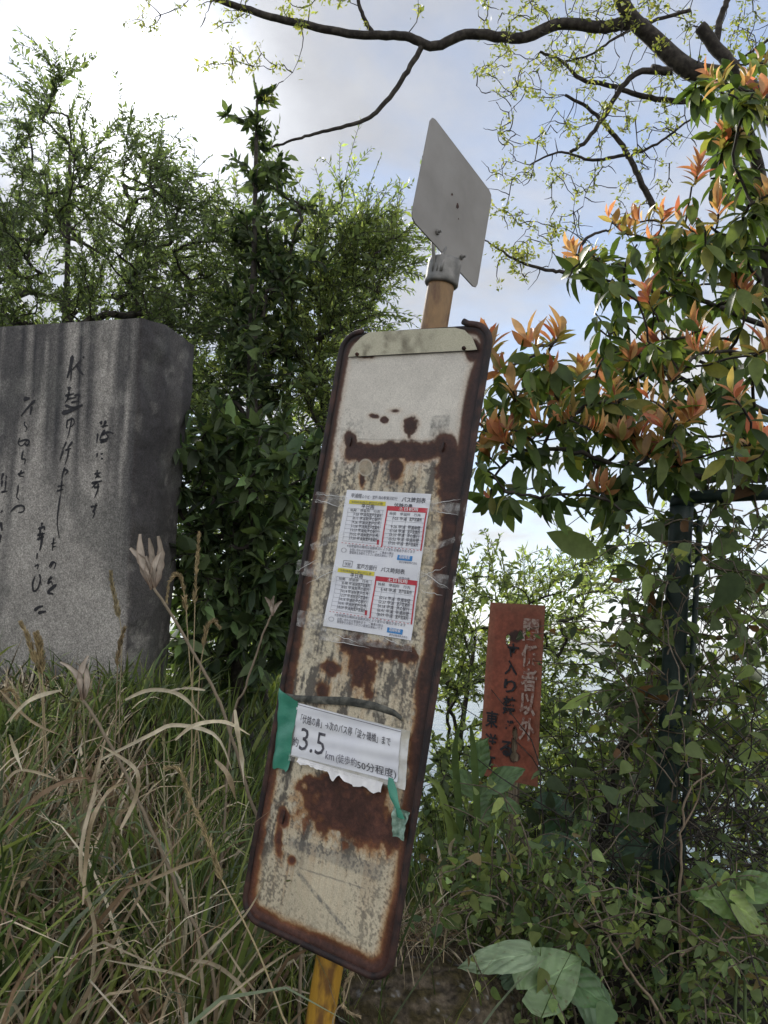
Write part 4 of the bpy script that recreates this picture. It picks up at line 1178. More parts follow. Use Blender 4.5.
tangle('climbing_vine', 'leafy climbing vine swarming over the fence post and rail', 'vine', [(640, 540), (700, 500), (768, 510), (768, 780), (700, 800), (640, 780), (625, 680)], (2.12, 2.7), 250, 0, .034, T_HEART,
       [G_D, G_M, G_L, (.16, .18, .04), (.20, .11, .06)], [3, 5, 3, 1, .5], 41, per=8, length=(.2, .5))
tangle('climbing_vine', 'thin vine curtain hanging at the left of the fence post', 'vine', [(618, 700), (640, 560), (662, 560), (660, 800), (610, 820)], (2.3, 2.6), 80, 0, .030, T_HEART,
       [G_D, G_M, G_L], [3, 5, 3], 42, per=5, length=(.12, .3))
tangle('dead_vines', 'mass of bare dead vine stems below the fence', 'vine', [(540, 830), (768, 760), (768, 1024), (600, 1024), (540, 960)], (2.2, 3.2), 420, 0, .05, T_HEART,
       [G_D, G_M], [3, 2], 43, per=.9, stemr=.0028, stemmat='bark', length=(.3, .9), kind='stuff')
tangle('undergrowth', 'low mixed weeds along the foot of the bank', 'undergrowth', [(410, 900), (440, 860), (520, 850), (640, 880), (768, 930), (768, 1040), (620, 1040), (520, 1000), (440, 950)], (1.9, 2.5), 460, 0, .025, T_HEART,
       [(.14, .20, .085), (.21, .28, .11), G_Y, (.11, .18, .085), (.24, .19, .10)], [4, 4, 2, 2, .6], 44, per=11, length=(.12, .35), kind='stuff', stemmat='bark_pale')
# leaning dark trunk left of the post
r = np.random.default_rng(45)
lt_ = [P(600, 860, 2.9), P(612, 790, 2.85), P(628, 735, 2.8), P(650, 690, 2.75), P(690, 640, 2.7)]
lt_[0] = P(592, 900, 2.95); mb = MB(); lb = np.array([lt_[0][0] - .05, lt_[0][1], float(ground_h(lt_[0][0], lt_[0][1]))])
pth = smooth_path([lb] + lt_, 26, .004, r); mb.tube(pth, np.linspace(.035, .018, 26), 8); tag(mb.build('leaning_trunk', MAT['bark'], None, lb), 'dark bare trunk leaning towards the green fence post', 'tree trunk')

# ------------------------------------------------------------------ red notice board
rq = np.array([P(490.4, 602.3, 2.84), P(545.2, 605.4, 2.72), P(537.6, 787.0, 2.66), P(479.5, 774.7, 2.78)])
rex = nrm(rq[1] - rq[0]); red_d = nrm(rq[3] - rq[0]); rn = nrm(np.cross(rex, red_d)); rn = rn if rn @ (EYE - rq[0]) > 0 else -rn
rb = 0.5 * (rq[2] + rq[3]); rb = np.array([rb[0], rb[1], float(ground_h(rb[0], rb[1])) - .1])
board = tag(empty('notice_board', rb), 'faded red upright board forbidding entry, white and black vertical characters', 'sign')
NS, NT = 64, 190
s, t = np.meshgrid(np.linspace(0, 1, NS), np.linspace(0, 1, NT))
bil = lambda s, t: (rq[0] * ((1 - s) * (1 - t))[..., None] + rq[1] * (s * (1 - t))[..., None] + rq[2] * (s * t)[..., None] + rq[3] * ((1 - s) * t)[..., None])
Pb = bil(s, t); bx, by = proj(Pb)
nl, nm, nh = fbm(s * 4, t * 12, seed=61) - .5, fbm(s * 14, t * 40, seed=62) - .5, fbm(s * 45, t * 14, seed=63) - .5
c = np.ones(s.shape + (3,)) * np.array([0.235, 0.066, 0.038]); c = c * (1 + .9 * nl + .6 * nm)[..., None]
ed = np.minimum.reduce([s * .2, (1 - s) * .2, t * .62, (1 - t) * .62])
fade = np.clip(sstep(.035, .0, ed + .03 * nh) * .55 + sstep(.18, .0, t) * .25 * (nh + .5) + sstep(.75, 1, t) * .3 * sstep(0, .2, nm + nh), 0, 1)[..., None]
c = c * (1 - fade) + fade * np.array([0.26, 0.115, 0.07])
def hole(cx, cy, rx, ry): return 1 - np.hypot((bx - cx) / rx, (by - cy) / ry) + .7 * nm
hl = np.maximum.reduce([hole(508.6, 639.5, 2.0, 5), hole(521, 635, 2.2, 4), hole(515.5, 733, 2.2, 7), hole(514.5, 757, 5, 5), hole(514.5, 747, 2.6, 9)])
hole_dark = np.maximum.reduce([hole(515, 637, 8.5, 7), hl * 1.2 + .4, hole(508, 752, 4, 7)]); tm = sstep(0, .35, hole_dark)[..., None] * .85  # near-black patches around the holes
c = c * (1 - tm) + tm * np.array([.012, .009, .009])
mb = MB(); hm = np.maximum(hl[:-1, :-1], hl[1:, 1:]) < 0.12; bowed = 0.006 * np.sin(t * 3.14)
mb.grid(Pb + (bowed)[..., None] * rn, c, hm); mb.grid((Pb + (bowed - .002)[..., None] * rn)[:, ::-1], c[:, ::-1] * .6, hm[:, ::-1])
MAT['redboard'] = vcol_mat('faded_red_board', .65, 110, .4, .3, .002); face = mb.build('board', MAT['redboard'], board)


def on_board(px, py):
    r_ = ray(px, py); tt = ((rq[0] - EYE) @ rn) / (r_ @ rn); return EYE + tt * r_


m, nt = new_mat('faded_white_lettering'); vec = objco(nt); nz = noise(nt, 90, 5, vec)
cw = mix(nt, ramp(nt, nz, [(.42, 0.0), (.56, 1.0)]), (0.22, 0.10, 0.075), (0.38, 0.29, 0.25)); finish(nt, cw, .7); MAT['fadewhite'] = m
wl, bl = MB(), MB()
rup = -red_d
for ch, px, py in (("関", 531.8, 630), ("係", 530.3, 655.5), ("者", 529.8, 680), ("以", 528.7, 704), ("外", 527.7, 729)):
    put_text(wl, ch, on_board(px, py), rex, rup, rn, 0, 0, .080, .060, .03, True, .0085)
for ch, px, py, h_ in (("立", 514, 651, .052), ("入", 512, 667.5, .05), ("り", 511, 686, .045), ("禁", 510, 705.5, .06), ("ず", 508, 727, .05), ("る", 507, 748, .05), ("東", 492.8, 719, .055), ("洋", 491.6, 741.5, .055), ("町", 489.6, 763, .05)):
    put_text(bl, ch, on_board(px, py), rex, rup, rn, 0, 0, h_ * 1.08, .05, .025, True, .0085)
wl.build('white_lettering', MAT['fadewhite'], face); bl.build('black_lettering', MAT['black'], face)
mb = MB(); st0 = on_board(514, 612) - rn * .018; st1 = on_board(512, 840) - rn * .018; st1 = np.array([st1[0], st1[1], rb[2]])
sxv, syv = rex * .034, -rn * .018
mb.box(st1 - sxv / 2, sxv, syv, st0 - st1); mb.build('stake', MAT['wood'], board, smooth=False)

# ------------------------------------------------------------------ stone monument
mo = P(70, 690, 3.7); A0 = P(143, 320, 3.45); A1 = P(126, 690, 3.36)
B0 = P(0, 326, 3.78)
fx = nrm(B0 - A0); fd = nrm(A1 - A0); fn = nrm(np.cross(fx, fd)); fn = fn if fn @ (EYE - A0) > 0 else -fn
def on_stone(px, py, lift=0.0):
    r_ = ray(px, py); tt = ((A0 - EYE) @ fn) / (r_ @ fn); return EYE + tt * r_ + lift * fn


TL, TR, BR, BL = on_stone(-150, 336), on_stone(141, 318), on_stone(124, 705), on_stone(-165, 705)
TR2, BR2 = P(166, 325, 3.62), P(146, 705, 3.55)       # chamfer
TR3, BR3 = P(193, 346, 3.95), P(163, 705, 3.85)
TL3, BL3 = TL - fn * .45, BL - fn * .45
ring_t = [TL, TR, TR2, TR3, TR3 - fn * .12 + fx * .1, TL3]; ring_b = [BL, BR, BR2, BR3, BR3 - fn * .12 + fx * .1, BL3]
mon = empty('stone_monument', np.array([mo[0], mo[1], float(ground_h(mo[0], mo[1]))])); tag(mon, 'grey weathered granite monument slab carved with black cursive verse', 'monument')
def resample(ring, n):
    ring = np.array(ring + [ring[0]]); d = np.r_[0, np.cumsum(np.linalg.norm(np.diff(ring, axis=0), axis=1))]; out = []
    for i_ in range(len(ring) - 1):
        k = max(2, int(n * (d[i_ + 1] - d[i_]) / d[-1]))
        for j_ in range(k): out.append((i_, j_ / k))
    return out
plan = resample(ring_t, 260); rows = 150; G = np.zeros((rows, len(plan) + 1, 3)); FR = np.zeros(len(plan) + 1)
for j_, (i_, f_) in enumerate(plan + [plan[0]]):
    t0_, t1_ = ring_t[i_], ring_t[(i_ + 1) % 6]; b0_, b1_ = ring_b[i_], ring_b[(i_ + 1) % 6]
    tp = t0_ + (t1_ - t0_) * f_; bp_ = b0_ + (b1_ - b0_) * f_; G[:, j_] = tp + (bp_ - tp) * np.linspace(0, 1, rows)[:, None]
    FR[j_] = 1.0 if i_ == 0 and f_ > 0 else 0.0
cenr = G.mean(1, keepdims=True); out = nrm(G - cenr)
nzg = fbm(G[..., 0] * 6, G[..., 1] * 6, G[..., 2] * 6, seed=71) - .5; nzh = fbm(G[..., 0] * 30, G[..., 1] * 30, G[..., 2] * 30, seed=72) - .5
G = G + out * ((nzg * .05 + nzh * .012) * np.maximum((1 - FR)[None], .5 * sstep(.03, 0, np.linspace(0, 1, rows))[:, None]))[..., None]
tf = np.linspace(0, 1, rows)[:, None]
lx = (G - A0) @ fx
# stains: black lichen streaks that run down from the top, dark right flank
stk_n = fbm(lx * 26, tf * 1.2 + 0 * lx, seed=73); stk_w = fbm(lx * 7, tf * .4 + 0 * lx, seed=76)
streak = sstep(.52, .72, stk_n * .6 + stk_w * .55 - .12 + .25 * (1 - tf) * (stk_w)) * (1 - sstep(.3, .95, tf + .25 * (stk_n - .5)))
gxp, gyp = proj(G)
for cx, w_, ln in ((61, 7, .55), (24, 7, .35), (36, 4, .3), (92, 6, .45), (136, 3.5, .95), (52, 4, .5), (82, 4, .6)):
    streak = np.maximum(streak, FR[None] * np.exp(-(((gxp + (gyp - 330) * .045) - cx) / w_) ** 2) * (1 - sstep(ln * .5, ln, tf)) * (.85 + .6 * stk_n))
col = np.ones(G.shape) * np.array([.285, .27, .25]); col *= (1 + .5 * nzg + .5 * nzh)[..., None]
dk = np.clip(streak * .85, 0, 1)[..., None]; col = col * (1 - dk) + dk * np.array([.026, .026, .030])
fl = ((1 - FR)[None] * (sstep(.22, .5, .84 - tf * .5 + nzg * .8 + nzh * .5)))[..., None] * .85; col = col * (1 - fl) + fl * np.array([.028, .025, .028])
lic = (sstep(.60, .70, fbm(G[..., 0] * 9, G[..., 1] * 9, G[..., 2] * 9, seed=88)) * .2 * (.4 + nzh + .5))[..., None]; col = col * (1 - lic) + lic * np.array([.36, .35, .32])
lic = (sstep(.58, .72, fbm(G[..., 0] * 5, G[..., 1] * 5, G[..., 2] * 3, seed=89)) * .5)[..., None]; col = col * (1 - lic) + lic * np.array([.09, .09, .085])
fl2 = (FR[None] * sstep(-.17, -.02, -lx + .02 * nzg) * sstep(.02, -.02, 0 * lx))[..., None]
m, nt = new_mat('granite'); vec = objco(nt); n_a = noise(nt, 150, 3, vec, .7); n_b = noise(nt, 60, 5, vec)
cg = mix(nt, .85, attr(nt), ramp(nt, n_a, [(.30, .3), (.5, 1.0), (.70, 1.9)]), 'MULTIPLY'); cg = mix(nt, .5, cg, ramp(nt, n_b, [(.35, .6), (.65, 1.35)]), 'MULTIPLY')
finish(nt, cg, .8, n_b, .5, .004); MAT['granite'] = m
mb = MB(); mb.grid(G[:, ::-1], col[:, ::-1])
top = G[0, :-1]; n = len(top); mb.add(np.concatenate([top, [top.mean(0) + np.array([0, 0, .01])]]), np.stack([np.arange(n), (np.arange(n) + 1) % n, np.full(n, n)], -1), np.tile([.06, .06, .065], (n + 1, 1)))
slab = mb.build('slab', MAT['granite'], mon)
SA = [((430, 90), (418, 160), (398, 225), 20), ((425, 165), (418, 240), 10), ((492, 98), (498, 108), 12), ((482, 118), (455, 148), (425, 180), 12), ((455, 150), (475, 185), (495, 208), 14),
      ((412, 275), (408, 302), 20), ((385, 330), (440, 318), 12), ((410, 300), (400, 350), (385, 370), 12), ((395, 350), (450, 340), 10), ((440, 330), (470, 325), (460, 355), 10), ((420, 370), (470, 360), 10), ((385, 385), (430, 400), (470, 388), 13), ((365, 432), (420, 418), (490, 383), 20),
      ((400, 470), (395, 515), (405, 520), 9), ((395, 480), (430, 465), (440, 490), (420, 515), 9), ((428, 455), (410, 540), (400, 580), 8),
      ((395, 600), (370, 650), 10), ((375, 650), (355, 712), 12), ((430, 600), (400, 640), 12), ((385, 652), (422, 640), 9), ((408, 640), (400, 690), (385, 735), 9), ((385, 750), (370, 800), (368, 827), 10), ((385, 765), (402, 775), (385, 795), 9),
      ((596, 480), (602, 500), 17), ((628, 475), (610, 520), 14), ((600, 512), (640, 505), 10), ((580, 550), (573, 608), 10), ((622, 530), (602, 560), (590, 590), 12), ((600, 562), (640, 545), (672, 553), 12), ((590, 592), (620, 590), (640, 575), (625, 550), 11), ((592, 604), (635, 597), 12),
      ((577, 668), (572, 692), 9), ((595, 675), (612, 671), 8), ((598, 700), (612, 703), 9), ((577, 768), (575, 785), 10), ((558, 792), (597, 784), 10), ((585, 795), (563, 818), 10), ((570, 800), (597, 812), 10),
      ((140, 350), (178, 345), 21), ((210, 355), (170, 395), (125, 450), 14), ((190, 390), (180, 442), 14), ((150, 480), (145, 500), (160, 520), (150, 545), 8),
      ((120, 575), (110, 610), (130, 625), (165, 590), 8), ((105, 605), (150, 590), (175, 600), (160, 625), (148, 612), (178, 622), 9), ((140, 650), (130, 700), (150, 705), (145, 732), 10), ((105, 795), (147, 780), 12), ((132, 768), (115, 800), (142, 806), 9), ((22, 785), (8, 827), 14), ((40, 800), (36, 826), 10)]
SB = [((540, 20), (605, 5), 12), ((575, 10), (560, 30), (545, 45), 10), ((582, 18), (578, 60), (560, 105), 10), ((555, 45), (590, 40), 10), ((535, 160), (577, 150), 9), ((570, 135), (560, 175), (550, 185), (560, 195), (548, 228), 10),
      ((110, 25), (105, 70), (100, 100), (117, 120), 9), ((60, 192), (100, 155), (140, 155), (140, 185), (108, 192), 10), ((15, 0), (10, 40), 14), ((36, 2), (30, 72), 10), ((8, 72), (46, 65), 10), ((17, 180), (3, 192), 10), ((5, 248), (14, 300), 18), ((7, 320), (0, 372), 12),
      ((340, 40), (382, 30), 9), ((335, 66), (377, 55), 9), ((367, 0), (360, 80), 10), ((360, 80), (345, 180), (340, 260), (352, 342), 9), ((320, 338), (310, 420), 9), ((303, 377), (335, 370), 7), ((308, 397), (335, 390), 7), ((320, 482), (297, 522), 8), ((290, 515), (310, 485), (331, 495), (320, 527), 9),
      ((285, 592), (312, 575), 9), ((305, 565), (285, 610), (305, 600), (310, 622), 10), ((337, 616), (285, 662), (317, 673), 15), ((250, 250), (248, 272), 14), ((225, 290), (262, 278), (262, 297), 12), ((220, 327), (266, 315), 12), ((240, 290), (235, 342), 12), ((252, 308), (245, 380), (235, 417), 14), ((220, 352), (262, 335), 12),
      ((222, 430), (218, 467), 9), ((205, 512), (227, 500), (220, 527), 8), ((210, 565), (195, 610), (200, 655), (225, 640), (240, 580), (235, 560), (245, 622), 10), ((203, 772), (230, 752), (257, 745), 15), ((225, 786), (274, 775), 15)]
mb = MB()
for SS, oy in ((SA, 340), (SB, 480)):
    for st_ in SS:
        wd = st_[-1] / 5.908; pts = np.array([(x / 5.908, oy + y / 5.908) for x, y in st_[:-1]])
        q3d = np.array([on_stone(x, y, .0018) for x, y in pts]); q3d = smooth_path(q3d, max(8, len(pts) * 5)) if len(pts) > 2 else q3d[0] + (q3d[1] - q3d[0]) * np.linspace(0, 1, 8)[:, None]
        n = len(q3d); tf_ = np.linspace(0, 1, n); wp = wd * 3.5 / F * .78 * np.clip(np.minimum(tf_ / .12, 1.15 - tf_ * .75), .25, 1)
        tan = nrm(np.gradient(q3d, axis=0)); sd_ = nrm(np.cross(tan, fn)); mb.grid(np.stack([q3d - sd_ * wp[:, None], q3d + sd_ * wp[:, None]]))
mb.build('carved_verse', MAT['black'], slab)
# plinth of rough stone
pz0 = on_stone(-170, 676, .10); pz1 = on_stone(150, 690, .10); gp0 = float(ground_h(mo[0], mo[1])) - .15
r = np.random.default_rng(72); n1_ = 90; n2_ = 26
s, t = np.meshgrid(np.linspace(0, 1, n1_), np.linspace(0, 1, n2_))
tl_, tr_ = on_stone(-170, 672, 0.0), on_stone(160, 700, 0.0); pr = [(0.0, 0.0), (.14, .0), (.17, -.02), (.18, -.10), (.19, -.5)]
pt_ = np.interp(t, np.linspace(0, 1, 5), [p[0] for p in pr]); pz_ = np.interp(t, np.linspace(0, 1, 5), [p[1] for p in pr])
Gp = tl_ + s[..., None] * (tr_ - tl_) + pt_[..., None] * fn + pz_[..., None] * np.array([0, 0, 1.0]); nzp = fbm(Gp[..., 0] * 8, Gp[..., 1] * 8, Gp[..., 2] * 8, seed=78) - .5
Gp = Gp + (nzp * .05)[..., None] * (fn + np.array([0, 0, .8])); mb = MB(); mb.grid(Gp, np.ones(Gp.shape) * np.array([.11, .108, .11]) * (1 + 1.4 * nzp)[..., None]); mb.build('plinth', MAT['granite'], mon)

# ------------------------------------------------------------------ mossy boulder at the bottom
bc = P(425, 1035, 1.95); mb = MB(); th, ph = np.meshgrid(np.linspace(0, math.pi, 170), np.linspace(0, 2 * math.pi, 300))
X_, Y_, Z_ = np.sin(th) * np.cos(ph), np.sin(th) * np.sin(ph), np.cos(th)
nb = fbm(X_ * 2 + 5, Y_ * 2, Z_ * 2, seed=81) - .5; nb2 = fbm(X_ * 9, Y_ * 9, Z_ * 9, seed=82) - .5
rr_ = 1 + .35 * nb + .10 * nb2
Gb = bc + np.stack([X_ * rr_ * .30, Y_ * rr_ * .26, Z_ * rr_ * .22], -1)
mossm = sstep(-.1, .15, nb2 + .5 * nb)[..., None]; cbl = np.array([.13, .105, .075]) * (1 - mossm) + mossm * np.array([.05, .040, .017]); wf = sstep(.16, .24, fbm(X_ * 14, Y_ * 14, Z_ * 14, seed=85) - .5)[..., None]; cbl = cbl * (1 - wf) + wf * .2
nb3 = fbm(X_ * 26, Y_ * 26, Z_ * 26, seed=86) - .5; rr_ = rr_ + .05 * nb3; Gb = bc + np.stack([X_ * rr_ * .30, Y_ * rr_ * .26, Z_ * rr_ * .22], -1); cbl = cbl * np.clip(1 + 1.4 * nb2 + 2.2 * nb3, .15, 2.5)[..., None]; mb.grid(Gb, cbl); MAT['mossrock'] = vcol_mat('mossy_rock', .95, 90, .7, 1.0, .012)
bo = mb.build('mossy_boulder', MAT['mossrock'], None, bc); tag(bo, 'dark mossy boulder at the foot of the bus stop pole', 'rock')

# ------------------------------------------------------------------ grass
def blades(mb, base, dr, length, width, grav, col, nseg=8, r=rng, kink=None, tips=(.34, .28, .18)):
    n = len(base); p = base.copy(); d = nrm(dr); sidev = nrm(np.cross(d, np.array([0, 0, 1.0])) + 1e-6 + r.normal(0, .35, (n, 3)))
    Pts = np.zeros((n, nseg + 1, 2, 3)); st = length / nseg
    for k in range(nseg + 1):
        f = k / nseg; wd = width * np.minimum(1, .55 + 1.5 * f) * (1 - f ** 2.2) + .0003
        sv = nrm(sidev - d * np.sum(sidev * d, 1, keepdims=True)); Pts[:, k, 0] = p - sv * wd[:, None] / 2; Pts[:, k, 1] = p + sv * wd[:, None] / 2
        if kink is not None: hit = (kink == k)[:, None]; d = np.where(hit, nrm(d + np.array([0, 0, -1.6]) + r.normal(0, .3, (n, 3))), d)
        p = p + d * st[:, None]; d = nrm(d + np.array([0, 0, -1.0]) * (grav * (.08 + 1.35 * f * f))[:, None] / nseg * 2 + r.normal(0, .03, (n, 3)))
    V = Pts.reshape(-1, 3); m_ = (nseg + 1) * 2
    k = np.arange(nseg) * 2; q_ = np.stack([k, k + 1, k + 3, k + 2], -1); fq = ((np.arange(n) * m_)[:, None, None] + q_[None]).reshape(-1, 4)
    ff = np.repeat(np.linspace(0, 1, nseg + 1), 2)[None, :, None]; cc = np.repeat(col[:, None], m_, 1) * (1 + r.normal(0, .12, (n, m_, 1)))
    if tips is not None: a_ = np.clip((ff - r.uniform(.7, 1.8, (n, 1, 1))) * 4, 0, 1); cc = cc * (1 - a_) + a_ * np.array(tips)
    mb.add(V, fq, cc.reshape(-1, 3))


def field(n, xr, yr, r, clump=.07, ncl=120, keep=None):
    cx = r.uniform(*xr, ncl); cy = r.uniform(*yr, ncl); k = r.integers(0, ncl, n); x = cx[k] + r.normal(0, clump, n); y = cy[k] + r.normal(0, clump, n)
    if keep is not None: m_ = keep(x, y); x, y = x[m_], y[m_]
    return np.stack([x, y, ground_h(x, y) - .01], -1)


r = np.random.default_rng(91)
GREEN = [(.07, .11, .036), (.145, .195, .058), (.24, .285, .085), (.14, .175, .11)]
DRY = [(.56, .48, .35), (.42, .34, .23), (.62, .56, .43), (.24, .17, .11)]
keepL = lambda x, y: (x < -.18 - .05 * y - .30 * (y < 1.85)) & (x > -.62 * y - .5)
B = field(4000, (-2.3, -.15), (1.05, 3.3), r, clump=.055, ncl=85, keep=keepL); n = len(B); dr = rvec(n, r) * .36 + np.array([0, 0, 1.0]); mb = MB()
blades(mb, B, dr, r.uniform(.45, 1.05, n) * np.interp(B[:, 1], [1.6, 2.8], [1, .30]), r.uniform(.009, .0175, n), r.uniform(1.4, 4.2, n), colmix(n, GREEN, [3, 4, 2, 2], .25, r), 8, r)
Bq = field(900, (-.5, .2), (1.9, 2.9), r); n = len(Bq); dr = rvec(n, r) * .45 + np.array([0, 0, 1.0]); blades(mb, Bq, dr, r.uniform(.25, .6, n), r.uniform(.004, .009, n), r.uniform(.35, 1.3, n), colmix(n, GREEN, [3, 4, 2, 2], .25, r), 8, r)
Bq = field(2600, (-2.6, .3), (3.4, 7.0), r, clump=.12, ncl=160); n = len(Bq); dr = rvec(n, r) * .6 + np.array([0, 0, 1.0]); blades(mb, Bq, dr, r.uniform(.2, .42, n), r.uniform(.012, .024, n), r.uniform(.5, 2.0, n), colmix(n, GREEN, [4, 4, 1, 2], .25, r), 6, r)
Bq = field(1100, (-1.0, .1), (2.3, 3.7), r); n = len(Bq); dr = rvec(n, r) * .5 + np.array([0, 0, 1.0]); blades(mb, Bq, dr, r.uniform(.16, .32, n), r.uniform(.007, .015, n), r.uniform(.5, 1.8, n), colmix(n, GREEN, [3, 4, 2, 2], .25, r), 8, r)
Bq = field(420, (.05, .5), (2.15, 2.8), r); n = len(Bq); dr = rvec(n, r) * .35 + np.array([0, 0, 1.0]); blades(mb, Bq, dr, r.uniform(.3, .7, n), r.uniform(.006, .013, n), r.uniform(.3, 1.0, n), colmix(n, GREEN, [3, 4, 2, 2], .25, r), 8, r)
tag(mb.build('green_grass', MAT['grass']), 'tall green pampas grass blades on the bank', 'grass', kind='stuff')
mb = MB(); B = field(4600, (-2.3, -.15), (1.05, 3.2), r, clump=.07, ncl=70, keep=keepL); n = len(B); dr = rvec(n, r) * .42 + np.array([0, 0, 1.0])
blades(mb, B, dr, r.uniform(.4, 1.0, n) * np.interp(B[:, 1], [1.6, 2.8], [1, .30]), r.uniform(.006, .0135, n), r.uniform(1.2, 4.2, n), colmix(n, DRY, [4, 4, 2, 3], .25, r), 8, r, np.where(r.random(n) < .4, r.integers(3, 7, n), 99))
Bq = field(420, (-.25, .28), (1.75, 2.3), r); n = len(Bq); dr = rvec(n, r) * .9 + np.array([0, 0, .7]); blades(mb, Bq, dr, r.uniform(.15, .45, n), r.uniform(.003, .007, n), r.uniform(.8, 2.0, n), colmix(n, DRY, [4, 4, 2, 3], .25, r), 8, r)
# short dark blades added as litter between the tussocks to paint in shaded depth
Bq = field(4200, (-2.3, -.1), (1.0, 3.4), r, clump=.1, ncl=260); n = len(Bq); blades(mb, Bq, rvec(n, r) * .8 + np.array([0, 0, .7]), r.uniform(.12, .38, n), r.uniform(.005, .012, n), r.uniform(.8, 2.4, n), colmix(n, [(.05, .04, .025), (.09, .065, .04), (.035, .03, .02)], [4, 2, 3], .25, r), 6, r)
# thatch on the boulder's rim
tb_ = PV(r.uniform(395, 450, 260), r.uniform(915, 950, 260), r.uniform(1.9, 2.1, 260)); blades(mb, tb_, rvec(260, r) + np.array([.3, -.3, .3]), r.uniform(.06, .2, 260), r.uniform(.0015, .004, 260), r.uniform(1, 2.6, 260), colmix(260, DRY, [4, 4, 2, 3], .2, r), 8, r)
# individually placed broad dry leaves
HERO = [([(88, 1010), (95, 930), (80, 860), (95, 790), (96, 775)], 5), ([(83, 905), (86, 860), (92, 820), (110, 790), (128, 782)], 5), ([(0, 845), (15, 820), (40, 795), (70, 780), (90, 778)], 5), ([(2, 960), (12, 920), (22, 885), (30, 877)], 6),
        ([(120, 830), (135, 800), (138, 775), (125, 760), (100, 745)], 5), ([(118, 890), (150, 880), (185, 865), (215, 855)], 3.5), ([(75, 955), (100, 920), (125, 890), (137, 868)], 4.5), ([(125, 700), (150, 690), (180, 695), (205, 720)], 4.5),
        ([(205, 690), (185, 688), (165, 692)], 3), ([(100, 760), (150, 735), (175, 725), (215, 735), (232, 770)], 4), ([(235, 710), (238, 735), (242, 760), (244, 785)], 6), ([(215, 760), (228, 775), (236, 800)], 5), ([(175, 740), (195, 725), (225, 722), (250, 735)], 4),
        ([(60, 780), (20, 770), (0, 790)], 3.5), ([(62, 690), (30, 700), (5, 725)], 4), ([(10, 735), (15, 750), (22, 770)], 6), ([(165, 1005), (200, 960), (245, 915), (265, 880)], 3), ([(268, 1010), (240, 970), (215, 930)], 3), ([(442, 900), (440, 860), (436, 840)], 4), ([(455, 880), (450, 850), (455, 838)], 4),
        ([(0, 690), (30, 720), (60, 735)], 3), ([(190, 960), (215, 965), (240, 985), (255, 1015)], 5), ([(105, 960), (150, 968), (180, 975), (200, 985)], 3.5), ([(200, 1020), (255, 975), (300, 945)], 3)]
for pts, wpx in HERO:
    d0 = r.uniform(1.35, 1.75) if pts[0][0] < 300 else 2.0
    q3 = smooth_path([P(x, y, d0 + r.uniform(-.06, .06)) for x, y in pts], 16); n = len(q3); tan = nrm(np.gradient(q3, axis=0)); sv = nrm(np.cross(tan, FW + r.normal(0, .25, 3))); f_ = np.linspace(0, 1, n)
    wd = wpx * .92 * (1 + .35 * (vnoise(f_ * 7, f_ * 0 + wpx * pts[0][0]) - .5)) * d0 / F * .5 * np.clip(np.minimum(.5 + f_ * 2, (1 - f_) * 2.6 + .15), 0, 1); mid = q3 + FW * .002
    mb.grid(np.stack([q3 - sv * wd[:, None], mid, q3 + sv * wd[:, None]]), np.tile(colmix(1, DRY, [4, 2, 5, 0.3], .12, r)[0], (3, n, 1)))
mg = MB()
for px_ in ([(463, 890), (459, 810), (455, 750), (461, 722)], [(477, 900), (477, 810), (473, 745), (470, 725)], [(470, 900), (463, 850), (448, 815), (437, 808)], [(486, 900), (487, 850), (500, 820), (512, 812)], [(452, 890), (450, 830), (440, 790), (425, 775)]):
    q3 = smooth_path([P(x, y, 2.25) for x, y in px_], 18); n = len(q3); tan = nrm(np.gradient(q3, axis=0)); sv = nrm(np.cross(tan, FW + r.normal(0, .3, 3))); f_ = np.linspace(0, 1, n); wd = 3.6 * 2.25 / F * np.clip(np.minimum(.7 + f_, (1 - f_) * 2.2 + .1), 0, 1)
    mg.grid(np.stack([q3 - sv * wd[:, None], q3 + FW * .003, q3 + sv * wd[:, None]]), np.tile(colmix(1, GREEN, [3, 4, 2, 2], .15, r)[0], (3, n, 1)))
tag(mg.build('reed_leaves', MAT['grass'], None), 'upright green reed blades beside the stalky plant left of the red notice', 'grass', kind='stuff')
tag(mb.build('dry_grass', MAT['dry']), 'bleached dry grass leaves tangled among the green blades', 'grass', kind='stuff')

# ------------------------------------------------------------------ plume stalks and lily pods
def plume(label, stem, head, d, seed, hw=.010, sr=.0016, n_sp=90, col=(.42, .34, .20)):
    """stem: pixel path from ground up; head: pixel path of the seed head"""
    n_sp = int(n_sp * 2.2); r = np.random.default_rng(seed); sp = [P(x, y, d) for x, y in stem]; base = sp[0].copy(); gz = float(ground_h(base[0], base[1]))
    if base[2] > gz: sp = [np.array([base[0], base[1], gz - .02])] + sp; base = sp[0]
    root = empty('grass_plume', base); tag(root, label, 'grass plume', 'dry grass plumes above the bank')
    mb = MB(); q = smooth_path(sp, 24); mb.tube(q, np.linspace(sr * 1.5, sr, 24), 5, np.array(col) * .8); mb.build('stem', MAT['straw'], root)
    hp = smooth_path([P(x, y, d) for x, y in head], 40); mb = MB(); mb.tube(hp, np.linspace(sr, .0006, 40), 4, np.array(col))
    tan = nrm(np.gradient(hp, axis=0)); i_ = r.integers(0, 40, n_sp); pos = hp[i_]; dirs = tan[i_] * 1.6 + rvec(n_sp, r) * .7
    leaves(mb, T_TINY, pos, dirs, rvec(n_sp, r), hw * 2.4 * (1.1 - .5 * i_ / 40), colmix(n_sp, [col, np.array(col) * 1.25, np.array(col) * .7], [3, 2, 2], .15, r), .42)
    mb.build('seed_head', MAT['dry'], root); return root


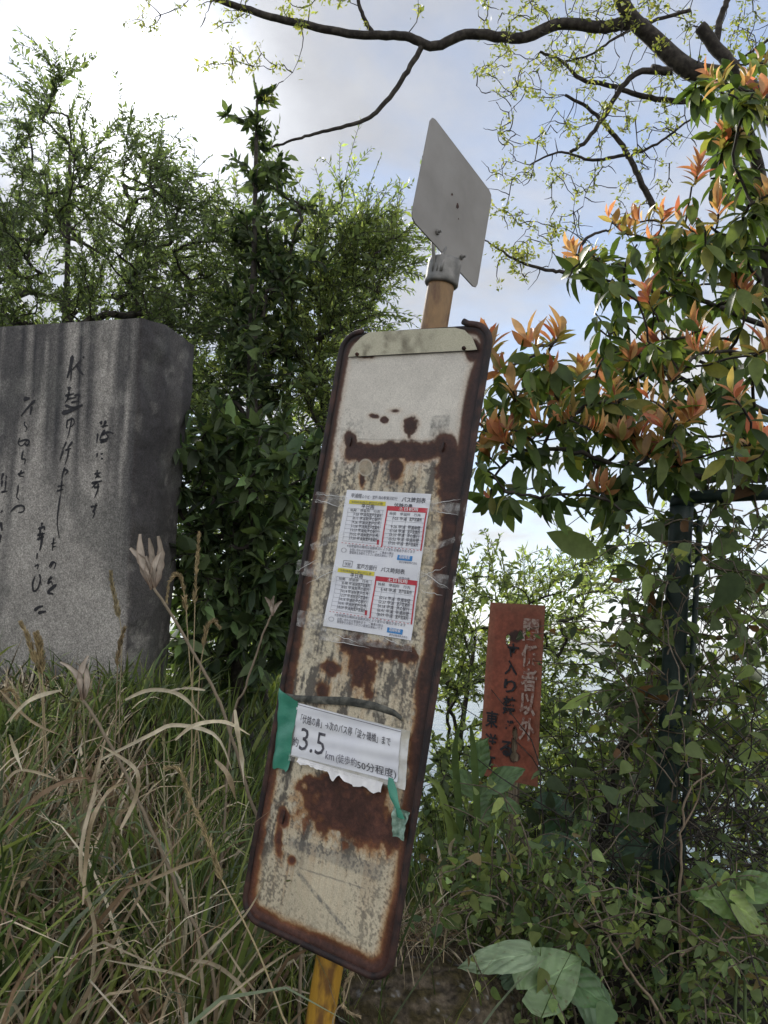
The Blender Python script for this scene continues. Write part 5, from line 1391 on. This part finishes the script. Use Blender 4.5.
MAT['straw'] = vcol_mat('straw', .7, 60, .35)
plume('tall straight dry plume before the dark shrub, nearest the monument corner', [(190, 790), (192, 700), (194, 640), (195, 600)], [(195, 605), (197, 570), (198, 550), (199, 535)], 2.3, 1)
plume('dry plume curling over like a hook against the monument corner', [(200, 780), (192, 690), (188, 640), (186, 605)], [(186, 612), (183, 585), (178, 576), (170, 582), (167, 600)], 2.25, 2)
plume('pale curled plume arching left above the grass right of the monument', [(190, 800), (197, 720), (200, 670), (205, 640)], [(203, 648), (206, 630), (212, 622), (218, 626)], 2.2, 3)
plume('short tan plume leaning left, low before the monument face', [(42, 790), (43, 720), (41, 690), (38, 670)], [(36, 665), (32, 650), (27, 635), (22, 625)], 2.1, 4, .011)
plume('upright tan plume low before the left half of the monument', [(46, 800), (45, 730), (43, 690), (42, 672)], [(42, 675), (40, 655), (39, 645), (37, 637)], 2.1, 5, .014, n_sp=150)
plume('drooping plume looped over at the left edge of the view', [(-6, 800), (-10, 720), (-8, 698), (0, 691)], [(-2, 692), (8, 690), (16, 696), (19, 708), (17, 716)], 2.0, 6, .009)
plume('faint pale plume standing against the middle of the monument face', [(118, 770), (120, 690), (122, 640), (118, 610)], [(119, 618), (115, 598), (112, 584), (111, 574)], 2.6, 7, .012, col=(.36, .31, .20))
plume('small plume against the lower right of the monument face', [(112, 790), (116, 720), (117, 680), (118, 660)], [(117, 668), (119, 650), (121, 640), (124, 630)], 2.5, 8, .012, col=(.34, .27, .17))
plume('long beaded plume leaning across the grass beside the sign', [(300, 1080), (280, 1010), (255, 945), (222, 880)], [(222, 880), (208, 840), (193, 805), (180, 772), (168, 768)], 1.45, 9, .008, .0017, 150, (.46, .38, .22))
plume('long plume lying almost flat across the lower grass', [(330, 890), (250, 893), (180, 900), (110, 915)], [(110, 915), (70, 928), (30, 945), (5, 965), (-10, 985)], 1.85, 10, .009, .0015, 170, (.48, .41, .26))
plume('curled dry plume hanging under the lower corner of the bus sign', [(330, 1040), (345, 1000), (352, 975), (358, 968)], [(355, 970), (345, 985), (344, 1005), (350, 1013), (358, 1016)], 1.5, 11, .006, .0012, 60, (.44, .36, .24))
plume('greenish little plume drooping in the grass below the forked seed pod', [(82, 800), (84, 730), (83, 705), (80, 700)], [(81, 702), (76, 701), (72, 708), (71, 718)], 2.0, 12, .008, col=(.24, .24, .12))
plume('thin plume tip rising before the grass in the middle of the bank', [(165, 860), (164, 790), (164, 760), (164, 742)], [(164, 748), (163, 738), (164, 730), (165, 722)], 1.9, 13, .006, col=(.36, .34, .2))


def pod(label, stem, valves, d, seed, sr=.0036):
    """valves: list of (base pixel, tip pixel, half width px, bend px)"""
    r = np.random.default_rng(seed); sp = [P(x, y, d) for x, y in stem]; base = sp[0].copy(); gz = float(ground_h(base[0], base[1]))
    if base[2] > gz: sp = [np.array([base[0] + .02, base[1], gz - .02])] + sp; base = sp[0]
    root = empty('lily_seed_stalk', base); tag(root, label, 'dried stalk', 'dried lily stalks with split pods')
    mb = MB(); q = smooth_path(sp, 30, .0008, r); mb.tube(q, np.linspace(sr * 1.2, sr * .9, 30), 7, np.array([.21, .17, .12])); mb.build('stem', MAT['straw'], root)
    for (bx_, by_), (tx, ty_), hwp, bend in valves:
        n = 16; f_ = np.linspace(0, 1, n); b0_ = np.array([bx_, by_], float); t0_ = np.array([tx, ty_], float); dv = t0_ - b0_; pv = np.array([-dv[1], dv[0]]) / np.hypot(*dv)
        px = b0_ + f_[:, None] * dv + pv * (bend * 3.2 * (f_ - f_ ** 2))[:, None]
        c3 = PV(px[:, 0], px[:, 1], d + .012 * np.sin(f_ * 3) * r.choice([-1, 1])); wd = hwp * .85 * d / F * np.sin(np.pi * np.clip(f_ * .86 + .07, 0, 1)) ** .8 * (1 + .5 * (vnoise(f_ * 9, f_ * 0 + tx, seed=seed) - .5))
        tan = nrm(np.gradient(c3, axis=0)); sv = nrm(np.cross(tan, FW)); K = np.linspace(-1, 1, 7)
        Gv = c3[:, None] + sv[:, None] * (wd[:, None] * K[None])[..., None] + FW * ((wd[:, None] * (1 - K[None] ** 2) * .9))[..., None]
        cc_ = np.ones((n, 7, 3)) * np.array([.46, .40, .34]) * (1 + .25 * (vnoise(K[None] * 4 + 0 * f_[:, None], f_[:, None] * 18 + seed) - .5))[..., None]
        edge = (np.abs(K)[None] > .8) * 1.0; stn = sstep(.35, .0, f_)[:, None] * np.ones((1, 7)); m_ = np.clip(edge * .5 + stn * .75, 0, 1)[..., None]; cc_ = cc_ * (1 - m_) + m_ * np.array([.15, .09, .055])
        mb = MB(); mb.grid(Gv, cc_); mb.grid((Gv + FW * .0012)[:, ::-1], cc_ * .6); mb.build('pod_valve', MAT['straw'], root)
    return root


pod('tall dried lily stalk topped by the largest fan of split pods, before the monument flank', [(300, 920), (262, 830), (240, 765), (226, 719), (216, 694), (194, 653), (170, 612), (154, 588)],
    [((151, 590), (130, 548), 4.5, 6), ((152, 588), (140, 534), 4.5, -5), ((153, 588), (149, 538), 4, 2), ((154, 588), (158, 536), 4.5, 6), ((155, 588), (161, 552), 4, -6), ((152, 585), (146, 556), 4, 0)], 1.75, 1)
pod('dried lily stalk with a two-horned split pod, low at left', [(215, 985), (184, 905), (168, 866), (140, 805), (117, 757), (95, 718), (83, 700)], [((82, 701), (60, 662), 4, 11), ((83, 701), (88, 656), 3.6, -7), ((84, 700), (85, 664), 3.4, 3)], 1.65, 2)
pod('thin dried stalk with one small torn pod beside the rusty sign', [(230, 740), (245, 690), (258, 650), (268, 622), (272, 615)], [((272, 616), (265, 597), 2.6, 3), ((273, 616), (274, 596), 2.6, -2), ((273, 616), (282, 601), 2.4, -3)], 2.1, 3, .0028)

# ------------------------------------------------------------------ large heart-leaved plants
def big_leaf(mb, base, tip, up, wid, col, r, cup=.05, droop=.07, wav=.025):
    base, tip = np.asarray(base, float), np.asarray(tip, float); ln = np.linalg.norm(tip - base); y = nrm(tip - base); x = nrm(np.cross(y, up)); z = np.cross(x, y); nt_, ns_ = 60, 41
    t, s = np.meshgrid(np.linspace(0, 1, nt_), np.linspace(-1, 1, ns_), indexing='ij')
    wt = np.interp(np.linspace(0, 1, nt_), [0, .03, .10, .22, .38, .55, .72, .86, .95, 1], [.16, .58, .86, 1.0, .98, .84, .60, .33, .12, 0.0])[:, None] * wid * .5
    lob = -.16 * np.abs(s) ** 1.0 * sstep(.25, .0, t) * 1.0
    vein_d = np.abs(((t - np.abs(s) * wt / wid * 1.1) * 3.6) % 1.0 - .5); vein = np.clip(1 - np.abs(s) / .035, 0, 1) + .45 * sstep(.455, .5, vein_d) * (np.abs(s) > .02)
    zz_ = cup * np.abs(s) * wt / wid - droop * t * t + wav * np.sin(t * 9 + s * 2 + r.random() * 6) * np.abs(s) - .010 * np.clip(vein, 0, 1) + .022 * np.sin(vein_d * 3.1) + .05 * (fbm(s * 2 + 7, t * 3, seed=3) - .5)
    G_ = base + ln * ((t + lob)[..., None] * y + (s * wt * (1.0))[..., None] * x + zz_[..., None] * z)
    cc = np.ones(G_.shape) * np.array(col) * (1 + .5 * np.clip(vein, 0, 1)[..., None]) * (1 + .9 * (fbm(s * 3, t * 5, seed=int(r.integers(99))) - .5))[..., None]; spot = sstep(.70, .78, fbm(s * 9 + 3, t * 14, seed=int(r.integers(99))))[..., None] * .6; cc = cc * (1 - spot) + spot * np.array([.10, .075, .03]); mb.grid(G_, cc)


def broad_plant(label, stems, lvs, d, seed, col, group='broad-leaved plants on the bank'):
    """stems: pixel paths from ground up; lvs: (base px, tip px, width ratio, tilt, dd, colour)"""
    r = np.random.default_rng(seed); s0 = P(stems[0][0][0], stems[0][0][1], d); root_p = np.array([s0[0], s0[1], float(ground_h(s0[0], s0[1]))]); root = empty('broad_leaf_plant', root_p); tag(root, label, 'plant', group)
    mb = MB()
    for st in stems:
        pts = [P(x, y, d) for x, y in st]
        if pts[0][2] > root_p[2]: pts = [np.array([pts[0][0], pts[0][1], root_p[2] - .02])] + pts
        mb.tube(smooth_path(pts, 16), np.linspace(.005, .003, 16), 6, np.array([.09, .13, .05]))
    mb.build('stem', MAT['straw'], root)
    for b_, t_, wr, tilt, dd, c_ in lvs:
        mb = MB(); A_, B_ = P(*b_, d + dd), P(*t_, d + dd + r.uniform(-.05, .05)); big_leaf(mb, A_, B_, nrm(np.array([tilt, -.75, .75])), wr, c_ or col, r); mb.build('leaf', MAT['leaf_big'], root)
    return root


MAT['leaf_big'] = leaf_mat('leaf_big', .42, .2, .45, (1.2, 1.3, .6), .3, 25)
GB = (.085, .16, .065); GP = (.25, .34, .21)
broad_plant('pair of large pale heart leaves low beside the mossy boulder', [[(540, 1060), (532, 1010), (530, 975)], [(545, 1060), (540, 1000), (538, 968)]],
            [((526, 955), (457, 966), .46, -.2, -.05, GP), ((530, 968), (485, 985), .5, .1, .02, (.12, .19, .12)), ((528, 990), (582, 958), .95, .35, -.05, (.20, .30, .15)), ((560, 975), (612, 1005), .85, .5, .0, GB), ((580, 985), (620, 1040), .8, .3, .05, (.10, .17, .09))], 1.85, 1, GB)
broad_plant('stalky plant with pointed leaves just left of the red notice', [[(470, 900), (474, 850), (476, 790), (478, 745)], [(505, 860), (500, 810), (497, 780)]],
            [((474, 790), (448, 770), .8, .2, 0, None), ((477, 768), (487, 738), .8, -.3, 0, None), ((493, 785), (524, 768), .75, -.2, -.05, (.10, .17, .07)), ((497, 800), (525, 812), .6, 0, 0, None), ((476, 800), (496, 782), .7, .2, 0, None), ((480, 815), (510, 803), .6, 0, 0, None)], 2.35, 2, (.12, .195, .085))
broad_plant('cluster of yellowish-green heart leaves low at the right edge', [[(735, 1010), (738, 950), (735, 905)], [(745, 1010), (745, 940), (742, 900)]],
            [((740, 900), (696, 898), .85, -.2, 0, (.14, .22, .07)), ((735, 905), (770, 930), .9, .3, -.05, (.17, .24, .06)), ((745, 890), (785, 880), .8, .2, 0, (.12, .2, .07)), ((735, 915), (715, 945), .95, -.2, .05, GB), ((725, 920), (690, 940), .9, -.3, .1, (.05, .10, .05)), ((705, 935), (735, 965), .9, 0, .15, (.04, .085, .045)), ((730, 885), (700, 870), .8, -.1, .1, GB)], 2.0, 3, GB)
broad_plant('broad shaded leaves crowding below the fence post', [[(640, 960), (640, 900), (635, 860)], [(560, 900), (560, 860), (556, 830)]],
            [((640, 850), (600, 862), .8, 0, 0, None), ((640, 860), (672, 850), .85, .2, .05, None), ((635, 835), (605, 825), .85, -.2, .1, None), ((640, 880), (612, 900), .9, 0, 0, None), ((550, 850), (530, 842), .9, 0, .1, None), ((545, 845), (578, 838), .7, .2, 0, None), ((556, 800), (532, 806), .75, 0, .15, None), ((556, 805), (580, 818), .75, 0, .15, None), ((560, 825), (548, 860), .9, 0, .2, None), ((600, 870), (570, 885), .8, 0, .1, None)], 2.4, 4, (.05, .10, .055))
# dry twigs standing before the right-hand thicket
r = np.random.default_rng(55)
for lb_, pts, d in (('long straw-coloured twig slanting across the lower right thicket', [(665, 1024), (640, 985), (618, 955), (600, 920), (590, 880)], 1.95), ('thin upright pale twig forking before the fence post', [(680, 1000), (680, 900), (682, 830), (690, 790), (715, 770)], 2.05),
                    ('pale twig arching from right edge over the heart leaves', [(680, 955), (700, 945), (735, 938), (775, 935)], 1.95)):
    q = smooth_path([P(x, y, d) for x, y in pts], 24, .002, r); mb = MB(); mb.tube(q, np.linspace(.0045, .002, 24), 6, np.array([.22, .17, .12])); mb.tube(smooth_path([q[12], q[12] + np.array([.05, .02, .08]), q[12] + np.array([.07, .05, .18])], 8), np.linspace(.003, .001, 8), 5, np.array([.2, .15, .1]))
    o = mb.build('dry_twig', MAT['straw'], None, q[0]); tag(o, lb_, 'twig', 'dry twigs before the thicket')

# ------------------------------------------------------------------ air between here and the far shore
mb = MB(); mb.box((-9500, -400, -14), (20000, 0, 0), (0, 14600, 0), (0, 0, 330))
m, nt = new_mat('haze'); v = nd(nt, 'ShaderNodeVolumePrincipled'); v.inputs['Color'].default_value = (.86, .90, .95, 1); v.inputs['Density'].default_value = 0.00013; v.inputs['Anisotropy'].default_value = 0.3
o = nd(nt, 'ShaderNodeOutputMaterial'); L(nt, v.outputs[0], o.inputs['Volume']); tag(mb.build('haze', m, smooth=False), kind='stuff')
